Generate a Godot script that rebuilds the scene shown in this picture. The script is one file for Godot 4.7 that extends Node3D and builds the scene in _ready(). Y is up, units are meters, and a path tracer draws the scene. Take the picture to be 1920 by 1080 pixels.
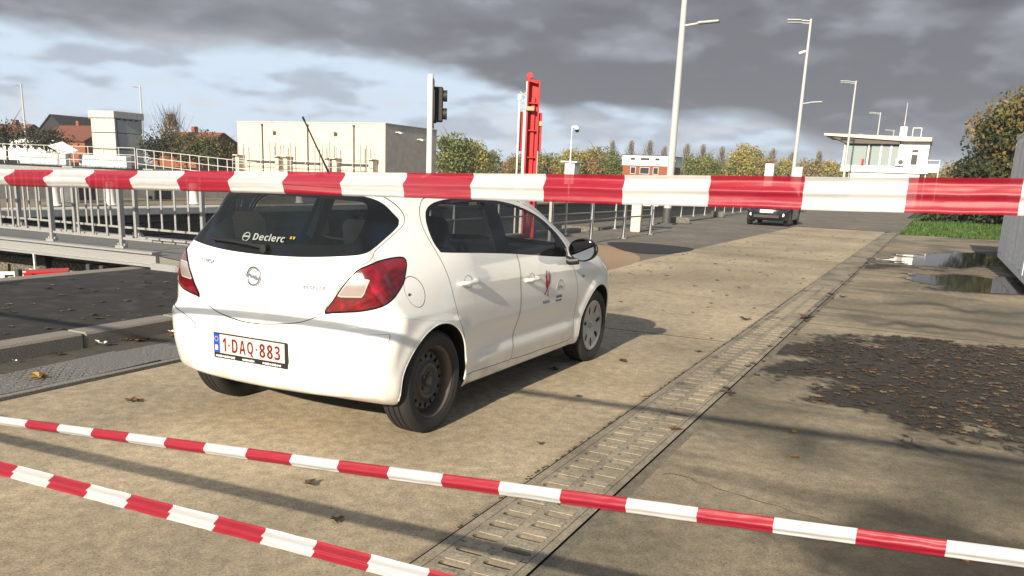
extends Node3D

# ------------------------------------------------------------------ helpers
var rng := RandomNumberGenerator.new()
var taken := {}
var mats := {}

class Mb:
	var v := PackedVector3Array()
	var n := PackedVector3Array()
	var c := PackedColorArray()
	var ix := PackedInt32Array()
	var col := Color(1, 1, 1)

	func add(p: Vector3, q: Vector3) -> int:
		v.append(p)
		n.append(q)
		c.append(col)
		return v.size() - 1

	func tri(i: int, j: int, k: int) -> void:
		var g := (v[k] - v[i]).cross(v[j] - v[i])
		if g.dot(n[i] + n[j] + n[k]) < 0.0:
			ix.append_array(PackedInt32Array([i, k, j]))
		else:
			ix.append_array(PackedInt32Array([i, j, k]))

	func flat(pts: Array, nrm: Vector3) -> void:
		var f := v.size()
		for p in pts:
			add(p, nrm)
		for i in range(1, pts.size() - 1):
			tri(f, f + i, f + i + 1)

	func quad(a: Vector3, b: Vector3, d: Vector3, e: Vector3) -> void:
		flat([a, b, d, e], (b - a).cross(e - a).normalized())

	func box(o: Vector3, size: Vector3, bs := Basis.IDENTITY, ch := 0.0) -> void:
		var h := size / 2.0
		ch = minf(ch, minf(h.x, minf(h.y, h.z)) * 0.95)
		for ax in 3:
			var b := (ax + 1) % 3
			var d := (ax + 2) % 3
			for s: float in [-1.0, 1.0]:
				var pts := []
				for q: Array in [[-1.0, -1.0], [1.0, -1.0], [1.0, 1.0], [-1.0, 1.0]]:
					var p := Vector3.ZERO
					p[ax] = s * h[ax]
					p[b] = q[0] * (h[b] - ch)
					p[d] = q[1] * (h[d] - ch)
					pts.append(o + bs * p)
				var nn := Vector3.ZERO
				nn[ax] = s
				flat(pts, bs * nn)
			if ch > 0.0:
				for sb: float in [-1.0, 1.0]:
					for sd: float in [-1.0, 1.0]:
						var pts := []
						for q: Array in [[-1.0, 0], [1.0, 0], [1.0, 1], [-1.0, 1]]:
							var p := Vector3.ZERO
							p[ax] = q[0] * (h[ax] - ch)
							p[b] = sb * (h[b] if q[1] == 0 else h[b] - ch)
							p[d] = sd * (h[d] if q[1] == 1 else h[d] - ch)
							pts.append(o + bs * p)
						var nn := Vector3.ZERO
						nn[b] = sb
						nn[d] = sd
						flat(pts, (bs * nn).normalized())
		if ch > 0.0:
			for sx: float in [-1.0, 1.0]:
				for sy: float in [-1.0, 1.0]:
					for sz: float in [-1.0, 1.0]:
						var s := Vector3(sx, sy, sz)
						var pts := []
						for ax in 3:
							var p := s * (h - Vector3.ONE * ch)
							p[ax] = s[ax] * h[ax]
							pts.append(o + bs * p)
						flat(pts, (bs * s).normalized())

	func bar(a: Vector3, b: Vector3, w: float, d: float, ch := 0.0) -> void:
		var z := (b - a).normalized()
		var x := Vector3.UP.cross(z)
		if x.length() < 0.05:
			x = Vector3.RIGHT
		x = x.normalized()
		var y := z.cross(x).normalized()
		box((a + b) / 2.0, Vector3(w, d, (b - a).length()), Basis(x, y, z), ch)

	func tube(pts: Array, rads: Array, seg := 10, caps := true) -> void:
		var m := pts.size()
		var t0: Vector3 = (pts[1] - pts[0]).normalized()
		var x := Vector3.UP.cross(t0)
		if x.length() < 0.05:
			x = Vector3.RIGHT.cross(t0)
		x = x.normalized()
		var first := v.size()
		for i in m:
			var t: Vector3
			if i == 0:
				t = t0
			elif i == m - 1:
				t = (pts[i] - pts[i - 1]).normalized()
			else:
				t = ((pts[i] - pts[i - 1]).normalized() + (pts[i + 1] - pts[i]).normalized()).normalized()
			x = (x - t * x.dot(t)).normalized()
			var y := t.cross(x)
			var r: float = rads[mini(i, rads.size() - 1)]
			for k in seg:
				var a := TAU * k / seg
				var q := x * cos(a) + y * sin(a)
				add(pts[i] + q * r, q)
		for i in m - 1:
			for k in seg:
				var a := first + i * seg + k
				var b := first + i * seg + (k + 1) % seg
				tri(a, b, b + seg)
				tri(a, b + seg, a + seg)
		if caps:
			for e in 2:
				var i: int = 0 if e == 0 else m - 1
				var nn: Vector3 = -t0 if e == 0 else (pts[m - 1] - pts[m - 2]).normalized()
				var ring := []
				for k in seg:
					ring.append(v[first + i * seg + k])
				flat(ring, nn)

	func lathe(pr: Array, seg: int, xf: Transform3D, close := false) -> void:
		# pr: Vector2(radius, height) turned about the local y axis; outward is to the right of travel
		var m := pr.size()
		var ns := []
		for i in m - 1:
			var d: Vector2 = pr[i + 1] - pr[i]
			ns.append(Vector2(d.y, -d.x).normalized())
		for i in m - 1:
			var a0: Vector2 = ns[i]
			var a1: Vector2 = ns[i]
			if i > 0 and ns[i - 1].dot(ns[i]) > 0.72:
				a0 = (ns[i - 1] + ns[i]).normalized()
			if i < m - 2 and ns[i + 1].dot(ns[i]) > 0.72:
				a1 = (ns[i + 1] + ns[i]).normalized()
			var f := v.size()
			for k in seg + 1:
				var a := TAU * k / seg
				var e := Vector3(cos(a), 0, sin(a))
				add(xf * (e * pr[i].x + Vector3(0, pr[i].y, 0)), (xf.basis * (e * a0.x + Vector3(0, a0.y, 0))).normalized())
				add(xf * (e * pr[i + 1].x + Vector3(0, pr[i + 1].y, 0)), (xf.basis * (e * a1.x + Vector3(0, a1.y, 0))).normalized())
			for k in seg:
				tri(f + 2 * k, f + 2 * k + 1, f + 2 * k + 3)
				tri(f + 2 * k, f + 2 * k + 3, f + 2 * k + 2)

	func prism(poly: PackedVector2Array, xf: Transform3D, d: float) -> void:
		var t := Geometry2D.triangulate_polygon(poly)
		for e in 2:
			var f := v.size()
			var nn := (xf.basis * Vector3(0, 0, 1.0 if e == 1 else -1.0)).normalized()
			for p in poly:
				add(xf * Vector3(p.x, p.y, d if e == 1 else 0.0), nn)
			for i in range(0, t.size(), 3):
				tri(f + t[i], f + t[i + 1], f + t[i + 2])
		var s := 1.0 if not Geometry2D.is_polygon_clockwise(poly) else -1.0
		for i in poly.size():
			var a := poly[i]
			var b := poly[(i + 1) % poly.size()]
			var o := Vector3(b.y - a.y, a.x - b.x, 0) * s
			flat([xf * Vector3(a.x, a.y, 0), xf * Vector3(b.x, b.y, 0), xf * Vector3(b.x, b.y, d), xf * Vector3(a.x, a.y, d)], (xf.basis * o).normalized())

	func mesh() -> ArrayMesh:
		var a := []
		a.resize(Mesh.ARRAY_MAX)
		a[Mesh.ARRAY_VERTEX] = v
		a[Mesh.ARRAY_NORMAL] = n
		a[Mesh.ARRAY_COLOR] = c
		a[Mesh.ARRAY_INDEX] = ix
		var m := ArrayMesh.new()
		m.add_surface_from_arrays(Mesh.PRIMITIVE_TRIANGLES, a)
		return m


func numbered(called: String) -> String:
	var k: int = taken.get(called, 0)
	taken[called] = k + 1
	return called if k == 0 else "%s_%03d" % [called, k]


func thing(called: String, label: String, category: String, at := Vector3.ZERO, turn := 0.0, group := "") -> Node3D:
	var o := Node3D.new()
	o.name = numbered(called)
	add_child(o)
	o.position = at
	o.rotation.y = turn
	tag(o, label, category, group)
	return o


func tag(o: Node, label: String, category: String, group := "") -> void:
	o.set_meta("label", label)
	o.set_meta("category", category)
	if group != "":
		o.set_meta("group", group)


func put(called: String, mesh: Mesh, m: Material, parent: Node, at := Vector3.ZERO) -> MeshInstance3D:
	var o := MeshInstance3D.new()
	o.mesh = mesh
	o.material_override = m
	o.position = at
	if parent == self:
		o.name = numbered(called)
		add_child(o)
	else:
		var k := 0
		var nm := called
		while parent.has_node(NodePath(nm)):
			k += 1
			nm = "%s_%03d" % [called, k]
		o.name = nm
		parent.add_child(o)
	return o


func part(called: String, b: Mb, m: Material, parent: Node) -> MeshInstance3D:
	return put(called, b.mesh(), m, parent)


func struct(called: String, b: Mb, m: Material) -> MeshInstance3D:
	var o := put(called, b.mesh(), m, self)
	o.set_meta("kind", "structure")
	return o


func group_node(called: String, parent: Node, at := Vector3.ZERO) -> Node3D:
	var o := Node3D.new()
	var k := 0
	var nm := called
	while parent.has_node(NodePath(nm)):
		k += 1
		nm = "%s_%03d" % [called, k]
	o.name = nm
	o.position = at
	parent.add_child(o)
	return o


func dup(o: Node3D, at: Vector3, turn: float, label: String, group := "") -> Node3D:
	var r: Node3D = o.duplicate()
	r.name = numbered(String(o.name).rstrip("0123456789").trim_suffix("_"))
	add_child(r)
	r.position = at
	r.rotation.y = turn
	r.set_meta("label", label)
	if group != "":
		r.set_meta("group", group)
	return r


func lin(r: float, g: float, b: float) -> Color:
	return Color(r, g, b).linear_to_srgb()


func mat(called: String, r: float, g: float, b: float, rough := 0.6, metal := 0.0) -> StandardMaterial3D:
	var m := StandardMaterial3D.new()
	m.resource_name = called
	m.albedo_color = lin(r, g, b)
	m.roughness = rough
	m.metallic = metal
	m.vertex_color_use_as_albedo = true
	mats[called] = m
	return m


func noise_tex(sz: int, freq: float, lo: float, hi: float, sd: int, kind := FastNoiseLite.TYPE_SIMPLEX_SMOOTH, oct := 4, lo_at := 0.25, hi_at := 0.75) -> NoiseTexture2D:
	var f := FastNoiseLite.new()
	f.noise_type = kind
	f.frequency = freq
	f.seed = sd
	f.fractal_octaves = oct
	var t := NoiseTexture2D.new()
	t.width = sz
	t.height = sz
	t.seamless = true
	t.noise = f
	var g := Gradient.new()
	g.offsets = PackedFloat32Array([lo_at, hi_at])
	g.colors = PackedColorArray([Color(lo, lo, lo), Color(hi, hi, hi)])
	t.color_ramp = g
	return t


func triplanar(m: StandardMaterial3D, tex: Texture2D, per_metre: float, bump: Texture2D = null, cm := 0.0) -> void:
	m.albedo_texture = tex
	m.uv1_triplanar = true
	m.uv1_world_triplanar = true
	m.uv1_scale = Vector3.ONE * per_metre
	if bump:
		m.heightmap_enabled = true
		m.heightmap_texture = bump
		m.heightmap_scale = cm


func glass(called: String, r: float, g: float, b: float, alpha: float) -> StandardMaterial3D:
	var m := mat(called, r, g, b, 0.03)
	m.transparency = BaseMaterial3D.TRANSPARENCY_ALPHA
	m.albedo_color.a = alpha
	m.vertex_color_use_as_albedo = false
	return m


func lettering(called: String, s: String, at: Transform3D, w: float, h: float, m: Material, parent: Node, font := "Droid Sans", weight := 700, ital := false) -> MeshInstance3D:
	var f := SystemFont.new()
	f.font_names = PackedStringArray([font])
	f.font_weight = weight
	f.font_italic = ital
	var t := TextMesh.new()
	t.text = s
	t.font = f
	t.font_size = 48
	t.pixel_size = 0.01
	t.depth = 0.02
	t.curve_step = 2.0
	var o := put(called, t, m, parent)
	var bb := t.get_aabb()
	var sx := w / maxf(bb.size.x, 0.001)
	var sy := h / maxf(bb.size.y, 0.001)
	var ce := bb.get_center()
	o.transform = at * Transform3D(Basis.from_scale(Vector3(sx, sy, 0.06)), Vector3(-ce.x * sx, -ce.y * sy, 0))
	return o


func pchip(pts: Array, x0: float, x1: float, step: float) -> PackedFloat32Array:
	var m := pts.size()
	var h := []
	var s := []
	for i in m - 1:
		h.append(pts[i + 1][0] - pts[i][0])
		s.append((pts[i + 1][1] - pts[i][1]) / h[i])
	var d := []
	for i in m:
		if i == 0:
			d.append(s[0])
		elif i == m - 1:
			d.append(s[m - 2])
		elif s[i - 1] * s[i] <= 0.0:
			d.append(0.0)
		else:
			var w1: float = 2.0 * h[i] + h[i - 1]
			var w2: float = h[i] + 2.0 * h[i - 1]
			d.append((w1 + w2) / (w1 / s[i - 1] + w2 / s[i]))
	var out := PackedFloat32Array()
	var k := 0
	var x := x0
	while x <= x1 + 1e-6:
		if x <= pts[0][0]:
			out.append(pts[0][1] + (x - pts[0][0]) * d[0])
		elif x >= pts[m - 1][0]:
			out.append(pts[m - 1][1] + (x - pts[m - 1][0]) * d[m - 1])
		else:
			while x > pts[k + 1][0]:
				k += 1
			var t: float = (x - pts[k][0]) / h[k]
			out.append((2 * t * t * t - 3 * t * t + 1) * pts[k][1] + (t * t * t - 2 * t * t + t) * h[k] * d[k] + (3 * t * t - 2 * t * t * t) * pts[k + 1][1] + (t * t * t - t * t) * h[k] * d[k + 1])
		x += step
	return out


func smooth(poly: Array, per := 4, closed := true) -> PackedVector2Array:
	var out := PackedVector2Array()
	var m := poly.size()
	for i in m:
		if not closed and i == m - 1:
			out.append(poly[i])
			break
		var p0: Vector2 = poly[(i - 1 + m) % m] if closed else poly[maxi(i - 1, 0)]
		var p1: Vector2 = poly[i]
		var p2: Vector2 = poly[(i + 1) % m]
		var p3: Vector2 = poly[(i + 2) % m] if closed else poly[mini(i + 2, m - 1)]
		for k in per:
			out.append(p1.cubic_interpolate(p2, p0, p3, float(k) / per))
	return out


func pv(a: Array) -> Array:
	var out := []
	for i in range(0, a.size(), 2):
		out.append(Vector2(a[i], a[i + 1]))
	return out

# ------------------------------------------------------------------ camera, sky, sun
func _ready() -> void:
	rng.seed = 7
	var cam := Camera3D.new()
	cam.name = "camera"
	add_child(cam)
	var yaw := Basis(Vector3.UP, 0.4463488631)
	var pit := Basis(Vector3.RIGHT, -0.239724701)
	var rol := Basis(Vector3.BACK, 0.041338796)
	cam.transform = Transform3D(yaw * pit * rol, Vector3(0, 1.4873, 0))
	var near := 0.05
	cam.set_frustum(1080.0 / 1593.404 * near, Vector2(0, (723.012 - 540.0) / 1593.404 * near), near, 6000.0)
	cam.keep_aspect = Camera3D.KEEP_HEIGHT
	cam.current = true

	var env := Environment.new()
	env.tonemap_mode = Environment.TONE_MAPPER_LINEAR
	env.tonemap_exposure = 1.85
	env.background_mode = Environment.BG_SKY
	env.sdfgi_enabled = true
	env.ssao_enabled = true
	env.ssil_enabled = true
	env.fog_enabled = true
	env.fog_density = 0.0004
	env.fog_light_color = Color(0.80, 0.84, 0.90)
	var sky := Sky.new()
	var sm := PanoramaSkyMaterial.new()
	sm.panorama = sky_picture()
	sm.energy_multiplier = 1.0
	sky.sky_material = sm
	env.sky = sky
	var we := WorldEnvironment.new()
	we.name = "surroundings"
	we.environment = env
	add_child(we)
	var sun := DirectionalLight3D.new()
	sun.name = "sun"
	add_child(sun)
	sun.light_color = Color(1.0, 0.945, 0.85)
	sun.light_energy = 1.55
	sun.light_angular_distance = 0.7
	sun.shadow_enabled = true
	sun.look_at_from_position(Vector3.ZERO, Vector3(-0.12, -1.0, -2.52))

	materials()
	build_ground()
	build_lock()
	build_buildings()
	build_lamps()
	build_quay_things()
	build_trees()
	build_hatchback()
	build_black_car()
	build_tapes()
	build_tape_posts()
	build_litter()


func sky_picture() -> ImageTexture:
	# clouds by compass direction (0 = along the road, degrees to the right) and height above the horizon
	var w := 3072
	var h := 1536
	var im := Image.create(w, h, false, Image.FORMAT_RGB8)
	im.fill(lin(0.16, 0.155, 0.14))
	var n1 := FastNoiseLite.new()
	n1.seed = 21
	n1.frequency = 1.0
	n1.fractal_octaves = 5
	n1.fractal_gain = 0.52
	var n2 := FastNoiseLite.new()
	n2.seed = 5
	n2.frequency = 1.0
	n2.fractal_octaves = 4
	var edge := pchip([[-180, 16.0], [-110, 14.0], [-75, 9.0], [-62, 6.6], [-54, 6.5], [-48, 6.9], [-43, 7.2], [-38, 7.0], [-33, 6.5], [-30, 6.1], [-26.5, 5.2], [-23.5, 4.1], [-20, 4.1], [-16.5, 4.2], [-13, 4.6], [-10, 4.3], [-7, 2.8], [-3, 2.0], [2, 1.8], [8, 2.0], [20, 4.0], [60, 9.0], [120, 15.0], [180, 16.0]], -180, 181, 1.0)
	var y := 0
	while y < h / 2:
		var el := 90.0 - (y + 0.5) / h * 180.0
		var step := 1 if el < 14.0 else 4
		var x := 0
		while x < w:
			var az := wrapf((x + 0.5) / w * 360.0, -180.0, 180.0)
			var c := sky_color(az, el, n1, n2, edge)
			if step == 1:
				im.set_pixel(x, y, c)
			else:
				im.fill_rect(Rect2i(x, y, step, step), c)
			x += step
		y += step
	return ImageTexture.create_from_image(im)


func sky_color(az: float, el: float, n1: FastNoiseLite, n2: FastNoiseLite, edge: PackedFloat32Array) -> Color:
	var a := deg_to_rad(az)
	var e := deg_to_rad(el)
	var d := Vector3(sin(a) * cos(e), sin(e), -cos(a) * cos(e))
	# flattened towards the horizon as a layer of clouds is
	var q := Vector3(d.x * 5.0, d.y * 15.0, d.z * 5.0)
	var b1 := n1.get_noise_3dv(q)
	var b2 := n2.get_noise_3dv(q * 2.6 + Vector3(31, 7, 11))
	var b3 := n1.get_noise_3dv(q * 0.55 + Vector3(3, 17, 5))
	var eb := lk(edge, az + 180.0)
	var over := el - eb + 1.2 * b1 + 0.38 * b2
	var mask := smoothstep(-0.55, 0.75, over)
	if el > 14.0:
		mask = clampf(mask - smoothstep(0.0, 0.35, b3 - 0.02) * smoothstep(14.0, 26.0, el) * 0.8, 0.0, 1.0)
	# the clear air, paler near the ground, with thin grey banks in it
	var t := clampf(el / 9.0, 0.0, 1.0)
	var clear := Vector3(0.375, 0.43, 0.50).lerp(Vector3(0.37, 0.45, 0.535), t)
	clear = clear.lerp(Vector3(0.16, 0.27, 0.46), smoothstep(12.0, 50.0, el))
	var bank := smoothstep(0.0, 0.36, n1.get_noise_3dv(Vector3(d.x * 6.0, d.y * 24.0, d.z * 6.0) + Vector3(2, 2, 9)) + 0.16 * exp(-pow((el - 2.4) / 1.6, 2.0)))
	clear = clear.lerp(Vector3(0.225, 0.245, 0.29), bank * 0.75)
	var puff := smoothstep(0.05, 0.40, b2 + 0.35 * exp(-pow((az + 27.0) / 2.4, 2.0) - pow((el - 3.4) / 0.8, 2.0))) * smoothstep(6.5, 3.0, el)
	clear = clear.lerp(Vector3(0.38, 0.39, 0.41), puff * 0.5)
	# the cloud itself: dark slate low down over the road and on to the right, lighter to the left and higher up
	var side := smoothstep(-34.0, -24.0, az) * (1.0 - 0.75 * smoothstep(-12.0, 0.0, az))
	var dark := side * exp(-pow((el - 5.3) / 2.6, 2.0))
	var k := 0.150 + 0.060 * b1 + 0.028 * b2 + 0.026 * smoothstep(-34.0, -54.0, az) - 0.036 * smoothstep(-32.0, -6.0, az) * smoothstep(150.0, 90.0, az) - 0.060 * dark
	k += 0.030 * smoothstep(0.10, 0.40, b1) + 0.022 * smoothstep(0.12, 0.40, b2)
	k += 0.045 * exp(-pow((el - 3.0) / 1.1, 2.0)) * smoothstep(-9.0, -4.0, az)
	k += 0.03 * smoothstep(14.0, 50.0, el)
	k = maxf(k, 0.055)
	var cloud := Vector3(k * 0.965, k, k * 1.12)
	# a lit fringe where the cloud thins
	cloud += Vector3(0.035, 0.035, 0.032) * exp(-pow((over - 0.45) / 0.4, 2.0)) * clampf(0.3 + b1 * 2.0, 0.0, 1.0)
	var c := clear.lerp(cloud, mask)
	# behind the viewer, round the sun, the sky is open and bright
	var sun := d.dot(Vector3(0.0399, 0.3626, 0.928))
	c = c.lerp(Vector3(0.52, 0.52, 0.50), 0.7 * smoothstep(0.80, 1.0, sun))
	return lin(c.x, c.y, c.z)


func materials() -> void:
	var grit := noise_tex(512, 0.09, 0.62, 1.0, 3, FastNoiseLite.TYPE_SIMPLEX_SMOOTH, 5)
	var grit2 := noise_tex(512, 0.20, 0.58, 1.0, 9, FastNoiseLite.TYPE_SIMPLEX, 3)
	var bumps := noise_tex(512, 0.16, 0.0, 1.0, 4, FastNoiseLite.TYPE_SIMPLEX, 4)
	var soft := noise_tex(512, 0.02, 0.93, 1.0, 14, FastNoiseLite.TYPE_SIMPLEX_SMOOTH, 5)
	var m := mat("concrete", 1, 1, 1, 0.88)
	triplanar(m, aggregate(), 0.62)
	m = mat("asphalt", 1, 1, 1, 0.9)
	triplanar(m, aggregate(), 0.8)
	m = mat("earth", 0.055, 0.075, 0.022, 0.95)
	triplanar(m, grit, 0.35, bumps, 2.0)
	m = mat("lock_concrete", 0.20, 0.185, 0.155, 0.9)
	triplanar(m, grit, 0.35, bumps, 0.6)
	m = mat("pale_concrete", 0.50, 0.49, 0.46, 0.85)
	triplanar(m, soft, 0.15)
	m = mat("cream_wall", 0.61, 0.53, 0.44, 0.85)
	triplanar(m, soft, 0.12)
	m = mat("white_wall", 0.74, 0.735, 0.715, 0.7)
	triplanar(m, soft, 0.2)
	m = mat("brick_wall", 0.36, 0.115, 0.05, 0.9)
	triplanar(m, grit, 0.4)
	m = mat("roof_tile", 0.22, 0.07, 0.035, 0.9)
	triplanar(m, grit, 0.4)
	m = mat("dark_tile", 0.030, 0.028, 0.030, 0.85)
	triplanar(m, grit, 0.4)
	m = mat("galvanised", 0.46, 0.465, 0.47, 0.5, 0.25)
	triplanar(m, grit, 1.5)
	m = mat("checker_plate", 0.27, 0.262, 0.245, 0.55, 0.15)
	triplanar(m, grit, 1.2)
	m = mat("kerb_stone", 0.37, 0.335, 0.295, 0.9)
	triplanar(m, grit2, 1.0, bumps, 0.3)
	mat("white_steel", 0.66, 0.66, 0.65, 0.4)
	mat("rail_grey", 0.50, 0.50, 0.48, 0.5)
	mat("lamp_grey", 0.40, 0.41, 0.41, 0.4)
	mat("white_plastic", 0.76, 0.76, 0.75, 0.35)
	mat("grey_paint", 0.32, 0.32, 0.31, 0.4)
	mat("dark_grey", 0.05, 0.05, 0.052, 0.6)
	mat("red_steel", 0.44, 0.012, 0.014, 0.42)
	mat("dark_opening", 0.02, 0.022, 0.025, 0.3)
	mat("black_matt", 0.014, 0.014, 0.015, 0.6)
	mat("gloss_dark", 0.012, 0.013, 0.016, 0.08)
	mat("soffit", 0.10, 0.085, 0.07, 0.8)
	mat("pale_pane", 0.25, 0.30, 0.30, 0.10)
	mat("mirror", 0.55, 0.60, 0.66, 0.02, 1.0)
	mat("bark", 0.06, 0.045, 0.032, 0.95)
	mat("moss", 0.030, 0.032, 0.014, 0.95)
	m = mat("container_paint", 0.86, 0.85, 0.81, 0.55)
	triplanar(m, soft, 0.6)
	m = mat("leaf", 1, 1, 1, 0.75)
	m.backlight_enabled = true
	m.backlight = Color(0.35, 0.35, 0.3)
	m = mat("grass_blade", 1, 1, 1, 0.8)
	m.backlight_enabled = true
	m.backlight = Color(0.3, 0.3, 0.2)
	m = mat("dry_leaf", 1, 1, 1, 0.6)
	m = mat("water", 0.02, 0.026, 0.02, 0.05)
	m.heightmap_enabled = true
	m.heightmap_texture = noise_tex(512, 0.02, 0.0, 1.0, 8)
	m.heightmap_scale = 1.6
	m.uv1_triplanar = true
	m.uv1_world_triplanar = true
	m.uv1_scale = Vector3.ONE * 0.3
	m = mat("puddle_water", 0.030, 0.028, 0.022, 0.05)
	m.transparency = BaseMaterial3D.TRANSPARENCY_ALPHA
	m.albedo_color.a = 0.25
	m.vertex_color_use_as_albedo = false
	m = mat("puddle_film", 0.030, 0.027, 0.024, 0.14)
	m.transparency = BaseMaterial3D.TRANSPARENCY_ALPHA
	m.albedo_color.a = 0.45
	m.vertex_color_use_as_albedo = false


var aggregate_tex: ImageTexture

func aggregate() -> ImageTexture:
	# brushed concrete seen close: sand grain, soft clouds and a scatter of dark pits
	if aggregate_tex:
		return aggregate_tex
	var f := FastNoiseLite.new()
	f.seed = 33
	f.frequency = 0.03
	f.fractal_octaves = 5
	f.fractal_gain = 0.6
	var soft := f.get_seamless_image(512, 512)
	f.seed = 34
	f.frequency = 0.16
	var fine := f.get_seamless_image(512, 512)
	var a := soft.get_data()
	var c := fine.get_data()
	var o := PackedByteArray()
	o.resize(512 * 512)
	for i in 512 * 512:
		var v := 200.0 + (a[i] - 128.0) * 0.20 + (c[i] - 128.0) * 0.20 + rng.randf_range(-26.0, 26.0)
		var r := rng.randf()
		if r < 0.012 + (0.03 if c[i] < 95 else 0.0):
			v *= rng.randf_range(0.45, 0.75)
		elif r > 0.99:
			v += 30.0
		o[i] = int(clampf(v, 0.0, 255.0))
	aggregate_tex = ImageTexture.create_from_image(Image.create_from_data(512, 512, false, Image.FORMAT_L8, o))
	return aggregate_tex


# ------------------------------------------------------------------ ground
var n_big := FastNoiseLite.new()
var n_mid := FastNoiseLite.new()
var n_fine := FastNoiseLite.new()

func sheet(b: Mb, x0: float, x1: float, z0: float, z1: float, y: float, dx: float, dz: float, tint: Callable) -> void:
	var nx := maxi(1, int(round((x1 - x0) / dx)))
	var nz := maxi(1, int(round((z1 - z0) / dz)))
	var f := b.v.size()
	for j in nz + 1:
		for i in nx + 1:
			var p := Vector3(lerpf(x0, x1, float(i) / nx), y, lerpf(z0, z1, float(j) / nz))
			b.col = tint.call(p.x, p.z)
			b.add(p, Vector3.UP)
	for j in nz:
		for i in nx:
			var a := f + j * (nx + 1) + i
			b.tri(a, a + 1, a + nx + 2)
			b.tri(a, a + nx + 2, a + nx + 1)
	b.col = Color(1, 1, 1)


func sheet_v(b: Mb, x0: float, x1: float, zs: Array, y: float, dx: float, tint: Callable) -> void:
	for q: Array in zs:
		sheet(b, x0, x1, q[0], q[1], y, dx, q[2], tint)


func wet(x: float, z: float) -> float:
	# how wet the slab is: the leaf-covered puddle and the two long ones by the container
	var e := 0.55 * n_mid.get_noise_2d(x * 0.8, z * 0.8) + 0.16 * n_fine.get_noise_2d(x * 2.0, z * 2.0)
	var k := 0.0
	var q := Vector2((x - 0.75) / 1.95, (z + 7.85 - 0.10 * (x - 0.7)) / 1.95)
	k = maxf(k, smoothstep(0.06, -0.05, q.length() - 1.0 + e * 0.9))
	q = Vector2((x - 0.9) / 2.1, (z + 23.4 + 1.5 * (x - 0.7)) / 2.9)
	k = maxf(k, smoothstep(0.10, -0.08, q.length() - 1.0 + e))
	q = Vector2((x - 0.95) / 1.35, (z + 17.2) / 1.75)
	k = maxf(k, smoothstep(0.10, -0.08, q.length() - 1.0 + e) * 0.95)
	q = Vector2((x - 0.45) / 0.75, (z + 3.75) / 0.5)
	k = maxf(k, smoothstep(0.25, -0.3, q.length() - 1.0 + e) * 0.75)
	return k


func slab_tint(x: float, z: float) -> Color:
	var c := Vector3(0.62, 0.51, 0.352)
	var a := n_big.get_noise_2d(x, z)
	var b := n_mid.get_noise_2d(x, z)
	var f := n_fine.get_noise_2d(x, z)
	c *= 1.0 + 0.26 * a + 0.17 * b + 0.12 * f
	c = c.lerp(Vector3(0.35, 0.29, 0.20), clampf(1.2 * n_big.get_noise_2d(x * 0.7 + 40, z * 0.7), 0.0, 0.6))
	# tyre grime along the wheel tracks
	for wx: float in [-4.1, -2.5]:
		c *= 1.0 - 0.11 * exp(-pow((x - wx) / 0.28, 2.0)) * (0.6 + b)
	# a few drips and old spots
	c *= 1.0 - 0.22 * smoothstep(0.46, 0.62, n_mid.get_noise_2d(x * 0.8 + 70, z * 0.5)) * smoothstep(-4.0, -8.0, z)
	c *= 1.0 - 0.25 * smoothstep(0.50, 0.60, n_fine.get_noise_2d(x * 0.5 + 7, z * 0.4)) * smoothstep(-5.0, -9.0, z)
	c *= 1.0 - 0.35 * exp(-pow((x + 1.66) / 0.03, 2.0))
	return Color(c.x, c.y, c.z)


func apron_tint(x: float, z: float) -> Color:
	var c := slab_tint(x + 17.0, z + 5.0)
	var v := Vector3(c.r, c.g, c.b) * Vector3(0.735, 0.74, 0.745)
	v = v.lerp(Vector3(0.17, 0.15, 0.105), clampf(0.22 + 1.2 * n_big.get_noise_2d(x * 1.6, z * 1.0 + 9) + 0.4 * n_mid.get_noise_2d(x, z * 1.5), 0.0, 0.8))
	# long dark runs across the slab
	var run := exp(-pow((z + 11.0 + 0.6 * n_mid.get_noise_2d(x, 3.0)) / 0.16, 2.0)) * smoothstep(-0.9, -0.3, x)
	run = maxf(run, exp(-pow((z + 13.1 + 0.6 * n_mid.get_noise_2d(x, 8.0)) / 0.22, 2.0)) * smoothstep(-1.0, -0.2, x))
	v *= 1.0 - 0.35 * smoothstep(0.05, 0.45, n_mid.get_noise_2d(x * 0.35 + 20, z * 1.6))
	v *= 1.0 - 0.33 * smoothstep(-0.8, 0.6, x + 0.4 * n_big.get_noise_2d(x, z)) * smoothstep(-8.0, -5.0, z)  # shade over the near right, painted into the slab colour
	v *= 1.0 - 0.62 * run
	for q: Array in [[-0.52, -5.2, 0.10, 0.3], [0.25, -5.35, 0.3, 0.07], [0.55, -5.15, 0.35, 0.06], [-0.05, -4.35, 0.16, 0.1]]:
		v *= 1.0 - 0.5 * exp(-pow((x - q[0]) / q[2], 2.0) - pow((z - q[1]) / q[3], 2.0))
	v = v.lerp(Vector3(0.032, 0.024, 0.018) * (1.0 + 0.5 * n_fine.get_noise_2d(x, z)), 0.96 * wet(x, z))
	return Color(v.x, v.y, v.z)


func asphalt_tint(x: float, z: float) -> Color:
	var a := n_big.get_noise_2d(x * 1.4, z * 1.4)
	var b := n_mid.get_noise_2d(x * 1.5, z * 1.5)
	var k := 0.205 * (1.0 + 0.35 * a + 0.25 * b + 0.2 * n_fine.get_noise_2d(x, z))
	return Color(k * 1.18, k * 1.06, k * 0.88)


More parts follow.
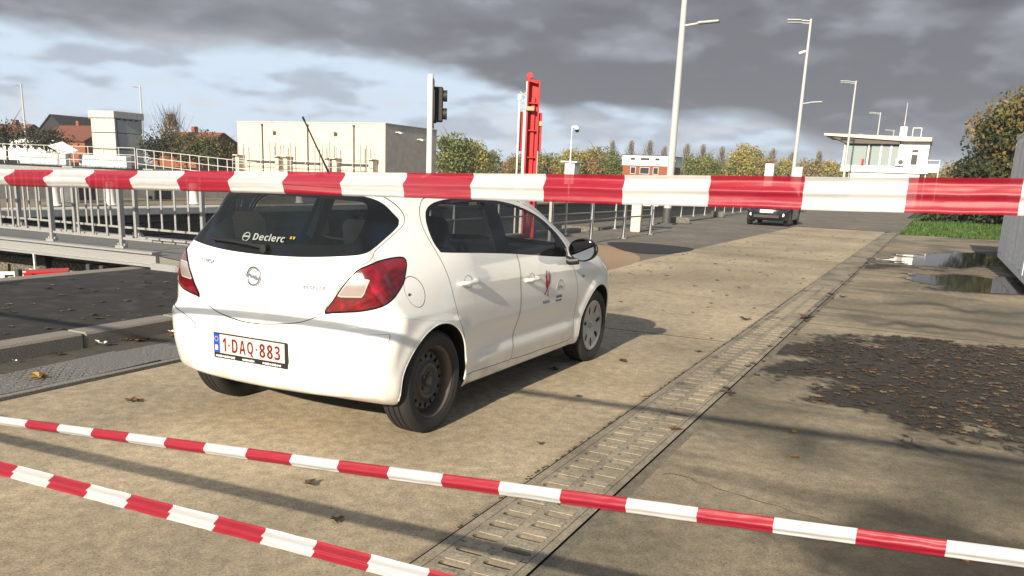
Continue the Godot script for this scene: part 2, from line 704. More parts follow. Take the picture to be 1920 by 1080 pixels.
func dark_tint(x: float, z: float) -> Color:
	var k := 0.028 * (1.0 + 0.4 * n_big.get_noise_2d(x * 1.4, z * 1.4) + 0.4 * n_mid.get_noise_2d(x * 1.5, z * 1.5))
	k += 0.035 * smoothstep(0.18, 0.5, n_fine.get_noise_2d(x * 0.5, z * 0.5))
	return Color(k, k * 0.97, k * 0.92)


func grass_tint(x: float, z: float) -> Color:
	var k := 1.0 + 0.5 * n_big.get_noise_2d(x, z) + 0.3 * n_mid.get_noise_2d(x, z)
	return Color(0.05 * k, 0.085 * k, 0.02 * k)


func build_ground() -> void:
	n_big.seed = 1
	n_big.frequency = 0.28
	n_big.fractal_octaves = 3
	n_mid.seed = 2
	n_mid.frequency = 1.1
	n_mid.fractal_octaves = 3
	n_fine.seed = 3
	n_fine.frequency = 6.0
	n_fine.fractal_octaves = 2
	var b := Mb.new()
	b.flat([Vector3(-9.4, -0.05, 250), Vector3(2500, -0.05, 250), Vector3(2500, -0.05, -3500), Vector3(-9.4, -0.05, -3500)], Vector3.UP)
	struct("ground", b, mats["earth"])
	b = Mb.new()
	b.flat([Vector3(-21.6, -0.05, 250), Vector3(-3000, -0.05, 250), Vector3(-3000, -0.05, -3500), Vector3(-21.6, -0.05, -3500)], Vector3.UP)
	struct("far_bank_ground", b, mats["earth"])
	# road slab under the white car
	b = Mb.new()
	sheet_v(b, -5.08, -1.665, [[-37.2, -12.0, 0.20], [-12.0, 2.5, 0.045]], 0.0, 0.045, slab_tint)
	struct("road", b, mats["concrete"])
	# slab on the right
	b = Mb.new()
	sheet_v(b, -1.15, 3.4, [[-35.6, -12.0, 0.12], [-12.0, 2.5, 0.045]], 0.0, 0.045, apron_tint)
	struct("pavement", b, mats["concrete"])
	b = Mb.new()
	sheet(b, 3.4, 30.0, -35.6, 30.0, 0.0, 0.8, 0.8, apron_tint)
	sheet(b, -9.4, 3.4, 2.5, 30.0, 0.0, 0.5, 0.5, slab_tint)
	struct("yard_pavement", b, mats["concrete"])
	# joint and moss line beside the channel
	b = Mb.new()
	b.box(Vector3(-1.4, -0.06, -17.0), Vector3(0.54, 0.06, 41.0))
	struct("channel_bed", b, mats["moss"])
	b = Mb.new()
	var z := 2.0
	while z > -14.0:
		var k := 0.030 * maxf(0.0, n_mid.get_noise_2d(3.0, z * 2.0) + 0.1) * smoothstep(-9.0, -3.0, z) + 0.002
		if rng.randf() > 0.35 + k * 16.0:
			z -= 0.05
			continue
		for q in 3:
			var p := Vector3(-1.668 - rng.randf() * k, 0.001, z + rng.randf() * 0.04)
			b.box(p, Vector3(0.006 + rng.randf() * 0.010, 0.006, 0.008 + rng.randf() * 0.012), Basis(Vector3.UP, rng.randf() * 3.0), 0.003)
		z -= 0.05
	var ms := part("moss_line", b, mats["moss"], self)
	ms.set_meta("kind", "stuff")
	ms.set_meta("label", "dark moss growing along the joint between road slab and channel")
	ms.set_meta("category", "moss")
	build_channel()
	# quay asphalt to the left
	b = Mb.new()
	sheet_v(b, -9.4, -5.10, [[-80.0, -20.0, 0.4], [-20.0, -9.2, 0.12]], -0.004, 0.12, asphalt_tint)
	sheet(b, -9.9, -9.4, -80.0, -27.0, -0.004, 0.25, 0.4, asphalt_tint)
	struct("quay", b, mats["asphalt"])
	b = Mb.new()
	sheet(b, -9.4, -6.25, -9.2, 2.5, 0.115, 0.06, 0.06, dark_tint)
	struct("raised_quay", b, mats["asphalt"])
	b = Mb.new()
	sheet(b, -6.25, -5.75, -9.2, 2.5, -0.002, 0.06, 0.06, func(x: float, z: float) -> Color: return asphalt_tint(x, z) * 0.5)
	struct("gutter", b, mats["asphalt"])
	# the asphalt road beyond the slab
	b = Mb.new()
	sheet(b, -5.10, -1.6, -330.0, -37.2, -0.003, 0.5, 1.0, asphalt_tint)
	sheet(b, -1.6, -1.15, -60.0, -35.6, -0.003, 0.2, 0.5, asphalt_tint)
	struct("far_road", b, mats["asphalt"])
	for q: Array in [[-8.35, -5.08, -1.67], [-19.6, -5.08, -1.67], [-30.2, -5.08, -1.67], [-10.2, -1.15, 3.4], [-20.3, -1.15, 3.4]]:
		b = Mb.new()
		b.box(Vector3((q[1] + q[2]) / 2, -0.002, q[0]), Vector3(q[2] - q[1], 0.008, 0.014))
		struct("slab_joint", b, mats["moss"])
	# hairline cracks
	for q: Array in [[-1.1, -4.2, 2.6, -3.1], [-1.1, -8.9, 3.0, -10.4], [-4.9, -12.4, -1.7, -11.3]]:
		b = Mb.new()
		var p0 := Vector3(q[0], 0, q[1])
		var p1 := Vector3(q[2], 0, q[3])
		var prev := p0
		for i in range(1, 61):
			var p := p0.lerp(p1, i / 60.0) + Vector3(0.05 * n_mid.get_noise_2d(i * 0.3, q[1]), 0, 0.10 * n_mid.get_noise_2d(i * 0.07, q[0] * 7.0) + 0.03 * n_fine.get_noise_2d(i * 0.2, 2.0))
			var wdt := 0.0022 + 0.0035 * maxf(0.0, n_mid.get_noise_2d(i * 0.2, 50.0))
			var sd := (p - prev).cross(Vector3.UP).normalized() * wdt
			b.flat([prev - sd + Vector3(0, 0.0025, 0), p - sd + Vector3(0, 0.0025, 0), p + sd + Vector3(0, 0.0025, 0), prev + sd + Vector3(0, 0.0025, 0)], Vector3.UP)
			prev = p
		struct("slab_crack", b, mats["moss"])
	b = Mb.new()
	b.box(Vector3(-3.3, 0.0, -37.1), Vector3(3.6, 0.012, 0.10))
	struct("road_joint", b, mats["moss"])
	# orange patch of brick-coloured repair and a tar patch on the quay
	b = Mb.new()
	var poly := smooth(pv([-7.35, -19.2, -6.4, -18.9, -5.12, -16.3, -5.12, -13.0, -6.6, -13.6, -7.6, -16.0]), 4)
	flat_patch(b, poly, 0.001, Color(0.52, 0.36, 0.225), 0.25)
	struct("repaired_ground", b, mats["asphalt"])
	b = Mb.new()
	flat_patch(b, smooth(pv([-7.3, -20.6, -6.6, -21.2, -5.14, -20.6, -5.14, -18.4, -5.9, -18.1, -6.8, -19.4]), 4), 0.004, Color(0.022, 0.022, 0.022), 0.3)
	struct("tar_patch", b, mats["asphalt"])
	# kerb of separate stones between gutter and raised quay
	var kerb := thing("kerb", "row of weathered concrete kerb stones along the raised dark quay", "kerb")
	z = 2.4
	var kk := 0
	while z > -9.3:
		var l := 1.0
		b = Mb.new()
		b.col = Color(1, 1, 1) * (0.9 + 0.2 * rng.randf())
		b.box(Vector3(-6.17 - 0.06 * smoothstep(-3.0, -6.5, z), 0.03, z - l / 2), Vector3(0.23, 0.19, l - 0.008), Basis(Vector3.UP, 0.02), 0.018)
		part("kerb_stone", b, mats["kerb_stone"], kerb)
		z -= l
		kk += 1
	# checker plates over the cable duct along the left edge of the road
	var duct := thing("cable_duct", "strip of grey steel cover plates along the left road edge", "duct cover")
	z = 2.4
	while z > -12.0:
		b = Mb.new()
		var lift := 0.022 if absf(z + 3.3) < 0.5 else 0.004
		b.box(Vector3(-5.47, 0.004, z - 0.5), Vector3(0.52, 0.010, 0.992), Basis(Vector3.RIGHT, 0.018 if lift > 0.01 else 0.0) * Basis(Vector3.UP, 0.006), 0.002)
		for i in 9:
			for j in 17:
				var p := Vector3(-5.47 + (i - 4) * 0.055, 0.0095, z - 0.5 + (j - 8) * 0.057)
				b.box(p, Vector3(0.030, 0.003, 0.009), Basis(Vector3.UP, 0.785 if (i + j) % 2 == 0 else -0.785))
		part("cover_plate", b, mats["checker_plate"], duct)
		z -= 1.0
	b = Mb.new()
	b.box(Vector3(-5.165, -0.004, -5.0), Vector3(0.05, 0.03, 14.6), Basis.IDENTITY, 0.004)
	part("edge_rail", b, mats["kerb_stone"], duct)
	b = Mb.new()
	b.box(Vector3(-5.108, -0.02, -5.0), Vector3(0.05, 0.03, 14.6))
	part("edge_gap", b, mats["moss"], duct)
	# grass at the far right
	b = Mb.new()
	sheet(b, -1.15, 40.0, -120.0, -35.6, 0.002, 1.0, 1.0, grass_tint)
	struct("verge", b, mats["earth"])
	grass_field()
	# standing water, its edge ragged where the slab is uneven
	for q: Array in [[-1.1, 2.4, -26.4, -20.3, 0.07], [-0.6, 2.3, -19.2, -15.2, 0.07]]:
		b = Mb.new()
		var x: float = q[0]
		var d: float = q[4]
		while x < q[1]:
			z = q[2]
			while z < q[3]:
				if wet(x, z) > 0.86 and wet(x + d, z) > 0.86 and wet(x, z + d) > 0.86 and wet(x + d, z + d) > 0.86:
					b.flat([Vector3(x, 0.005, z), Vector3(x + d, 0.005, z), Vector3(x + d, 0.005, z + d), Vector3(x, 0.005, z + d)], Vector3.UP)
				z += d
			x += d
		struct("puddle", b, mats["puddle_water"])


func flat_patch(b: Mb, poly: PackedVector2Array, y: float, c: Color, vary: float) -> void:
	var t := Geometry2D.triangulate_polygon(poly)
	var f := b.v.size()
	for p in poly:
		var k := 1.0 + vary * n_mid.get_noise_2d(p.x, p.y) * 2.0
		b.col = Color(c.r * k, c.g * k, c.b * k)
		b.add(Vector3(p.x, y, p.y), Vector3.UP)
	b.col = Color(1, 1, 1)
	for i in range(0, t.size(), 3):
		b.tri(f + t[i], f + t[i + 1], f + t[i + 2])


func grass_field() -> void:
	var b := Mb.new()
	for k in 14000:
		var x := -1.1 + 9.0 * rng.randf()
		var z := -35.7 - 26.0 * pow(rng.randf(), 1.4)
		var h := 0.05 + 0.09 * rng.randf()
		if z < -45.0 and x > -0.5:
			h *= 1.6
		var a := rng.randf() * TAU
		var d := Vector3(cos(a), 0, sin(a)) * 0.03
		var g := 0.7 + 0.6 * rng.randf()
		b.col = Color(0.055 * g, 0.105 * g, 0.018 * g)
		var p := Vector3(x, 0, z)
		b.flat([p - d, p + d, p + Vector3(rng.randf_range(-0.05, 0.05), h, rng.randf_range(-0.05, 0.05))], Vector3(-d.z, 0.02, d.x).normalized())
	var o := part("grass", b, mats["grass_blade"], self)
	o.set_meta("kind", "stuff")
	tag(o, "short green grass beside the far end of the right slab", "grass")
	b = Mb.new()
	for k in 9000:
		var x := -0.7 + 9.5 * rng.randf()
		var z := -58.0 + 6.0 * rng.randf()
		var h := 1.25 * sqrt(rng.randf()) * (0.8 + 0.3 * n_mid.get_noise_2d(x, z))
		leaf_quad(b, Vector3(x, h, z), 0.11, Color(0.030, 0.052, 0.014))
	o = part("hedge", b, mats["leaf"], self)
	tag(o, "low dark green hedge at the back of the grass verge", "hedge")


func leaf_quad(b: Mb, p: Vector3, s: float, c: Color) -> void:
	var u := Vector3(rng.randfn(), rng.randfn(), rng.randfn()).normalized()
	var w := u.cross(Vector3(rng.randfn(), rng.randfn(), rng.randfn())).normalized()
	var g := 0.65 + 0.7 * rng.randf()
	b.col = Color(c.r * g * (0.85 + 0.3 * rng.randf()), c.g * g, c.b * g)
	var nn := u.cross(w)
	b.flat([p - u * s, p + w * s * 0.6, p + u * s, p - w * s * 0.6], nn)


func build_channel() -> void:
	# cast drain covers: two staggered rows of round-ended slots
	var ch := group_node("drain_channel", self)
	ch.set_meta("kind", "structure")
	var b := Mb.new()
	sheet(b, -1.655, -1.605, -36.0, 2.2, 0.003, 0.05, 0.1, channel_tint)
	sheet(b, -1.262, -1.222, -36.0, 2.2, 0.003, 0.04, 0.1, channel_tint)
	part("channel_edge", b, mats["concrete"], ch)
	b = Mb.new()
	sheet(b, -1.216, -1.152, -36.0, 2.2, -0.004, 0.032, 0.1, func(x: float, z: float) -> Color: return channel_tint(x, z) * 0.62)
	part("mortar_strip", b, mats["concrete"], ch)
	var z := 2.2
	var i := 0
	while z > -36.0:
		b = Mb.new()
		var n := 7 if z > -13.0 else 7
		var step := 0.145
		for k in n:
			var zc := z - (k + 0.5) * step
			if z > -14.0:
				slot_cell(b, -1.602, -1.433, zc, step, -1.512 + rng.randf_range(-0.004, 0.004))
				slot_cell(b, -1.433, -1.265, zc - 0.0, step, -1.350 + rng.randf_range(-0.004, 0.004), 0.055)
			else:
				sheet(b, -1.602, -1.265, zc - step / 2, zc + step / 2, 0.003, 0.17, 0.15, channel_tint)
		part("drain_cover", b, mats["concrete"], ch)
		z -= n * step + 0.006
		i += 1


func channel_tint(x: float, z: float) -> Color:
	var k := 1.0 + 0.25 * n_mid.get_noise_2d(x * 2.0, z) + 0.16 * n_fine.get_noise_2d(x, z)
	if z < -6.0:
		k *= 1.0 - 0.4 * smoothstep(0.25, 0.5, n_mid.get_noise_2d(x * 3.0, z * 2.0))
	k *= 1.0 - 0.3 * smoothstep(0.0, 0.4, n_big.get_noise_2d(x * 4.0, z * 1.2))
	return Color(0.43 * k, 0.37 * k, 0.28 * k)


func slot_cell(b: Mb, x0: float, x1: float, zc: float, step: float, cx: float, dz := 0.0) -> void:
	# a rectangle with a round-ended hole, the hole's walls and its floor; a low raised pad sits behind each slot
	var hl := 0.046
	var hr := 0.0195
	var pts := []
	var rim := []
	var m := 16
	zc += dz
	for k in m:
		var a := TAU * k / m
		var c := cos(a)
		var s := sin(a)
		var p := Vector3(cx + c * hr + (hl if c > 0 else -hl) * minf(1.0, absf(c) * 3.0), 0.003, zc + s * hr)
		pts.append(p)
		var sc: float = 1.0 / maxf(absf(c), absf(s))
		var ex := x1 if c > 0 else x0
		rim.append(Vector3(cx + (ex - cx) * absf(c) * sc if absf(c) >= 0.0001 else cx, 0.003, zc + s * sc * step / 2))
	var f := b.v.size()
	for k in m:
		b.col = channel_tint(pts[k].x, pts[k].z)
		b.add(pts[k], Vector3.UP)
		b.col = channel_tint(rim[k].x, rim[k].z)
		b.add(rim[k], Vector3.UP)
	for k in m:
		var a := f + 2 * k
		var e := f + 2 * ((k + 1) % m)
		b.tri(a, a + 1, e + 1)
		b.tri(a, e + 1, e)
	for k in m:
		var p: Vector3 = pts[k]
		var q: Vector3 = pts[(k + 1) % m]
		var dn := Vector3(0, -0.028, 0)
		b.col = channel_tint(p.x, p.z)
		var mid := (p + q) / 2.0
		var nn := Vector3(cx - mid.x, 0, zc - mid.z).normalized()
		b.flat([p, q, q + dn, p + dn], nn)
	b.col = Color(0.13, 0.11, 0.08)
	b.flat([Vector3(x0 + 0.01, -0.024, zc - hr * 1.1), Vector3(x1 - 0.01, -0.024, zc - hr * 1.1), Vector3(x1 - 0.01, -0.024, zc + hr * 1.1), Vector3(x0 + 0.01, -0.024, zc + hr * 1.1)], Vector3.UP)
	b.col = channel_tint(cx, zc) * 1.1
	b.box(Vector3(cx, 0.0045, zc - hr - 0.047), Vector3(0.118, 0.005, 0.060), Basis.IDENTITY, 0.0028)
	b.col = Color(1, 1, 1)

# ------------------------------------------------------------------ the white hatchback
# its own axes: x to the right, y up, -z forward, origin on the road under the rear axle; w = -z
var t_top: PackedFloat32Array
var t_rear: PackedFloat32Array
var t_front: PackedFloat32Array
var t_half: PackedFloat32Array
var t_plan: PackedFloat32Array
const AXLE := 2.511
const WR := 0.305

class Sheet:
	var v := PackedVector3Array()
	var n := PackedVector3Array()
	var ix := PackedInt32Array()

	func keep(f: PackedFloat32Array, th: float, below: bool) -> Sheet:
		var o := Sheet.new()
		var at := PackedInt32Array()
		at.resize(v.size())
		at.fill(-1)
		var cut := {}
		var sg := 1.0 if below else -1.0
		for i in range(0, ix.size(), 3):
			var poly := PackedInt32Array()
			var any := false
			for k in 3:
				if (f[ix[i + k]] - th) * sg < 0.0:
					any = true
			if not any:
				continue
			for k in 3:
				var a := ix[i + k]
				var b := ix[i + (k + 1) % 3]
				var fa := (f[a] - th) * sg
				var fb := (f[b] - th) * sg
				if fa < 0.0:
					if at[a] < 0:
						at[a] = o.v.size()
						o.v.append(v[a])
						o.n.append(n[a])
					poly.append(at[a])
				if (fa < 0.0) != (fb < 0.0):
					var key := mini(a, b) * 1000000 + maxi(a, b)
					if not cut.has(key):
						var t := fa / (fa - fb)
						cut[key] = o.v.size()
						o.v.append(v[a].lerp(v[b], t))
						o.n.append(n[a].lerp(n[b], t).normalized())
					poly.append(cut[key])
			for k in range(1, poly.size() - 1):
				o.ix.append_array(PackedInt32Array([poly[0], poly[k], poly[k + 1]]))
		return o

	func mirrored() -> Sheet:
		var o := Sheet.new()
		o.ix = ix
		for i in v.size():
			o.v.append(Vector3(-v[i].x, v[i].y, v[i].z))
			o.n.append(Vector3(-n[i].x, n[i].y, n[i].z))
		return o

	func pour(b: Mb, off := 0.0) -> void:
		var f := b.v.size()
		for i in v.size():
			b.add(v[i] + n[i] * off, n[i])
		for i in range(0, ix.size(), 3):
			b.tri(f + ix[i], f + ix[i + 1], f + ix[i + 2])


func lk(t: PackedFloat32Array, f: float) -> float:
	var i := clampi(int(f), 0, t.size() - 2)
	return t[i] + (t[i + 1] - t[i]) * (f - i)


func smax(a: float, b: float, k: float) -> float:
	var h := clampf(0.5 + 0.5 * (a - b) / k, 0.0, 1.0)
	return b + (a - b) * h + k * h * (1.0 - h)


func f_rear(y: float) -> float:
	return lk(t_rear, (y - 0.1) * 100.0)


func car_f(p: Vector3) -> float:
	var a0 := absf(p.x)
	var a := minf(a0, 0.95)
	var y := p.y
	var w := -p.z
	var q := a / 0.8
	var ww := w + 0.204 * a * a * clampf((w - 1.0) * 2.0, 0.0, 1.0) * clampf((2.6 - w) * 2.5, 0.0, 1.0)
	var i := (ww + 0.8) * 100.0
	var sl := (lk(t_top, i + 1.0) - lk(t_top, i - 1.0)) * 50.0
	var f := (y - lk(t_top, i) + 0.125 * a * a) / sqrt(1.0 + sl * sl)
	# side
	var g := clampf((y - 0.72) * 2.0, 0.0, 1.0)
	var wd := lk(t_half, (y - 0.1) * 100.0) * (lk(t_plan, i - (ww - w) * 100.0) - g * 0.27 * pow(clampf((0.4 - w) / 0.75, 0.0, 1.0), 1.4))
	if y < 0.78:
		var wc := 0.0 if w < 1.25 else AXLE
		var r := (sqrt((w - wc) * (w - wc) + (y - WR) * (y - WR)) - 0.36) / 0.055
		if absf(r) < 3.0:
			wd += 0.014 * exp(-r * r) * clampf((0.75 - y) * 10.0, 0.0, 1.0)
		if w > 0.3 and w < 2.2:
			var e := (y - 0.36) / 0.05
			wd += (0.010 * exp(-e * e) - 0.010 * exp(-(y - 0.50) * (y - 0.50) / 0.0072)) * smoothstep(0.34, 0.62, w) * smoothstep(2.2, 1.92, w)
	f = smax(f, (a0 - wd) * 0.93, 0.09)
	# tail
	var j := (y - 0.1) * 100.0
	var sr := (lk(t_rear, j + 1.0) - lk(t_rear, j - 1.0)) * 50.0
	var bow := 0.18 * a * a + 0.07 * q * q * q * q * q * q
	var dent := 0.0
	if y > 0.40 and y < 0.62 and a < 0.42:
		dent = 0.012 * clampf((0.375 - a) / 0.02, 0.0, 1.0) * clampf((0.583 - y) / 0.014, 0.0, 1.0) * clampf((y - 0.435) / 0.02, 0.0, 1.0)
	f = smax(f, (lk(t_rear, j) + bow + dent - w) / sqrt(1.0 + sr * sr), 0.05)
	f = smax(f, w - lk(t_front, j) + 0.17 * a * a + 0.30 * q * q * q * q * q, 0.10)
	return smax(f, 0.19 + 0.05 * clampf((w - 2.9) / 0.3, 0.0, 1.0) + 0.075 * clampf((-0.2 - w) / 0.3, 0.0, 1.0) - y, 0.035)


func car_n(p: Vector3) -> Vector3:
	var e := 0.004
	var f := car_f(p)
	return Vector3(car_f(p + Vector3(e, 0, 0)) - f, car_f(p + Vector3(0, e, 0)) - f, car_f(p + Vector3(0, 0, e)) - f).normalized()


func car_hit(o: Vector3, d: Vector3, most := 1.8) -> Vector3:
	var lo := 0.0
	var hi := most
	var fl := car_f(o)
	var fh := car_f(o + d * hi)
	var side := 0
	for k in 24:
		var t := (lo * fh - hi * fl) / (fh - fl) if fh - fl > 1e-7 else (lo + hi) * 0.5
		if k % 5 == 4:
			t = (lo + hi) * 0.5
		var f := car_f(o + d * t)
		if absf(f) < 0.00025 or hi - lo < 0.0003:
			return o + d * t
		if f > 0.0:
			hi = t
			fh = f
			if side == 1:
				fl *= 0.5
			side = 1
		else:
			lo = t
			fl = f
			if side == -1:
				fh *= 0.5
			side = -1
	return o + d * (lo + hi) * 0.5


func on_side(w: float, y: float, s := 1.0) -> Vector3:
	return car_hit(Vector3(0.0, y, -w), Vector3(s, 0, 0), 1.2)


func on_rear(x: float, y: float) -> Vector3:
	return car_hit(Vector3(x, y, -0.6), Vector3(0, 0, 1), 1.8)


func tail_u(p: Vector3) -> float:
	return absf(p.x) - p.z - f_rear(p.y)


func car_shell() -> Sheet:
	t_top = pchip([[-0.62, 1.33], [-0.30, 1.405], [0, 1.452], [0.4, 1.480], [0.8, 1.488], [1.1, 1.480], [1.42, 1.450], [1.65, 1.365], [1.85, 1.265], [2.05, 1.155], [2.25, 1.04], [2.36, 0.995], [2.48, 0.978], [2.7, 0.945], [2.95, 0.88], [3.1, 0.82], [3.25, 0.74], [3.4, 0.64]], -0.8, 3.8, 0.01)
	t_rear = pchip([[0.15, -0.44], [0.25, -0.55], [0.30, -0.60], [0.38, -0.625], [0.48, -0.643], [0.58, -0.645], [0.63, -0.637], [0.665, -0.602], [0.70, -0.592], [0.76, -0.590], [0.88, -0.587], [0.95, -0.572], [1.0, -0.552], [1.03, -0.535], [1.2, -0.43], [1.35, -0.335], [1.42, -0.29], [1.5, -0.24]], 0.1, 1.7, 0.01)
	t_front = pchip([[0.15, 3.17], [0.25, 3.27], [0.35, 3.33], [0.48, 3.352], [0.58, 3.345], [0.66, 3.315], [0.74, 3.26], [0.82, 3.16], [0.9, 3.0], [1.5, 2.0]], 0.1, 1.7, 0.01)
	t_half = pchip([[0.15, 0.76], [0.22, 0.80], [0.28, 0.816], [0.34, 0.822], [0.40, 0.824], [0.5, 0.84], [0.6, 0.855], [0.7, 0.859], [0.78, 0.856], [0.86, 0.852], [0.93, 0.842], [0.99, 0.826], [1.04, 0.806], [1.2, 0.735], [1.35, 0.655], [1.45, 0.585], [1.55, 0.50]], 0.1, 1.7, 0.01)
	t_plan = pchip([[-0.7, 0.955], [-0.5, 0.972], [-0.3, 0.983], [0, 0.992], [0.4, 0.998], [1.0, 1.0], [1.8, 1.0], [2.3, 0.995], [2.7, 0.975], [3.0, 0.94], [3.2, 0.89], [3.4, 0.82]], -0.8, 3.8, 0.01)
	var s := Sheet.new()
	var rows := []
	var nr := 72
	var nc := 90
	var nf := 34
	var np := 112
	for i in nr:
		rows.append([0.2, PI / 2 * (1.0 - float(i) / nr)])
	for i in nc + 1:
		rows.append([0.2 + 2.6 * i / nc, 0.0])
	for i in nf:
		rows.append([2.8, -PI / 2 * float(i + 1) / nf])
	for row: Array in rows:
		for k in np + 1:
			var f := PI * (float(k) / np - 0.5)
			var d := Vector3(cos(f) * cos(row[1]), sin(f) * cos(row[1]), sin(row[1]))
			if k == 0 or k == np:
				d.x = 0.0
			var p := car_hit(Vector3(0, 0.62, -row[0]), d)
			if k == 0 or k == np:
				p.x = 0.0
			s.v.append(p)
			s.n.append(car_n(p))
	for i in rows.size() - 1:
		for k in np:
			var a := i * (np + 1) + k
			var b := a + np + 1
			s.ix.append_array(PackedInt32Array([a, b, b + 1, a, b + 1, a + 1]))
	return s


func poly_field(s: Sheet, poly: PackedVector2Array, how: String) -> PackedFloat32Array:
	var lo := poly[0]
	var hi := poly[0]
	for p in poly:
		lo = lo.min(p)
		hi = hi.max(p)
	lo -= Vector2.ONE * 0.07
	hi += Vector2.ONE * 0.07
	var out := PackedFloat32Array()
	out.resize(s.v.size())
	out.fill(0.07)
	var m := poly.size()
	for i in s.v.size():
		var v := s.v[i]
		var q: Vector2
		if how == "side":
			if v.x < 0.4:
				continue
			q = Vector2(-v.z, v.y)
		elif how == "tail":
			if v.z < -0.35:
				continue
			q = Vector2(absf(v.x) - v.z - f_rear(v.y), v.y)
		elif how == "top":
			if v.y < 0.95:
				continue
			q = Vector2(absf(v.x), -v.z)
		else:
			if v.z > -2.5:
				continue
			q = Vector2(v.x, v.y)
		if q.x < lo.x or q.y < lo.y or q.x > hi.x or q.y > hi.y:
			continue
		var best := 1e9
		var inside := false
		for k in m:
			var a := poly[k]
			var b := poly[(k + 1) % m]
			var ab := b - a
			var t := clampf((q - a).dot(ab) / maxf(ab.length_squared(), 1e-12), 0.0, 1.0)
			best = minf(best, q.distance_squared_to(a + ab * t))
			if (a.y > q.y) != (b.y > q.y) and q.x < a.x + (q.y - a.y) / (b.y - a.y) * ab.x:
				inside = not inside
		best = sqrt(best)
		out[i] = -best if inside else minf(best, 0.07)
	return out


func both(s: Sheet, off := 0.0) -> Mb:
	var b := Mb.new()
	s.pour(b, off)
	s.mirrored().pour(b, off)
	return b


func only(s: Sheet, off := 0.0, mirror := false) -> Mb:
	var b := Mb.new()
	(s.mirrored() if mirror else s).pour(b, off)
	return b


func dirty(b: Mb, sd: int, amount: float) -> void:
	var f := FastNoiseLite.new()
	f.seed = sd
	f.frequency = 6.0
	for i in b.v.size():
		var p := b.v[i]
		var k := clampf((0.42 - p.y) / 0.2, 0.0, 1.0) * clampf(0.55 + f.get_noise_3dv(p), 0.0, 1.0)
		k += clampf(f.get_noise_3dv(p * 2.3 + Vector3(9, 3, 1)) - 0.25, 0.0, 1.0) * clampf((0.9 - p.y) * 2.0, 0.0, 1.0) * 0.35
		b.c[i] = Color(1, 1, 1).lerp(Color(0.42, 0.34, 0.24), clampf(k * amount, 0.0, 0.8))


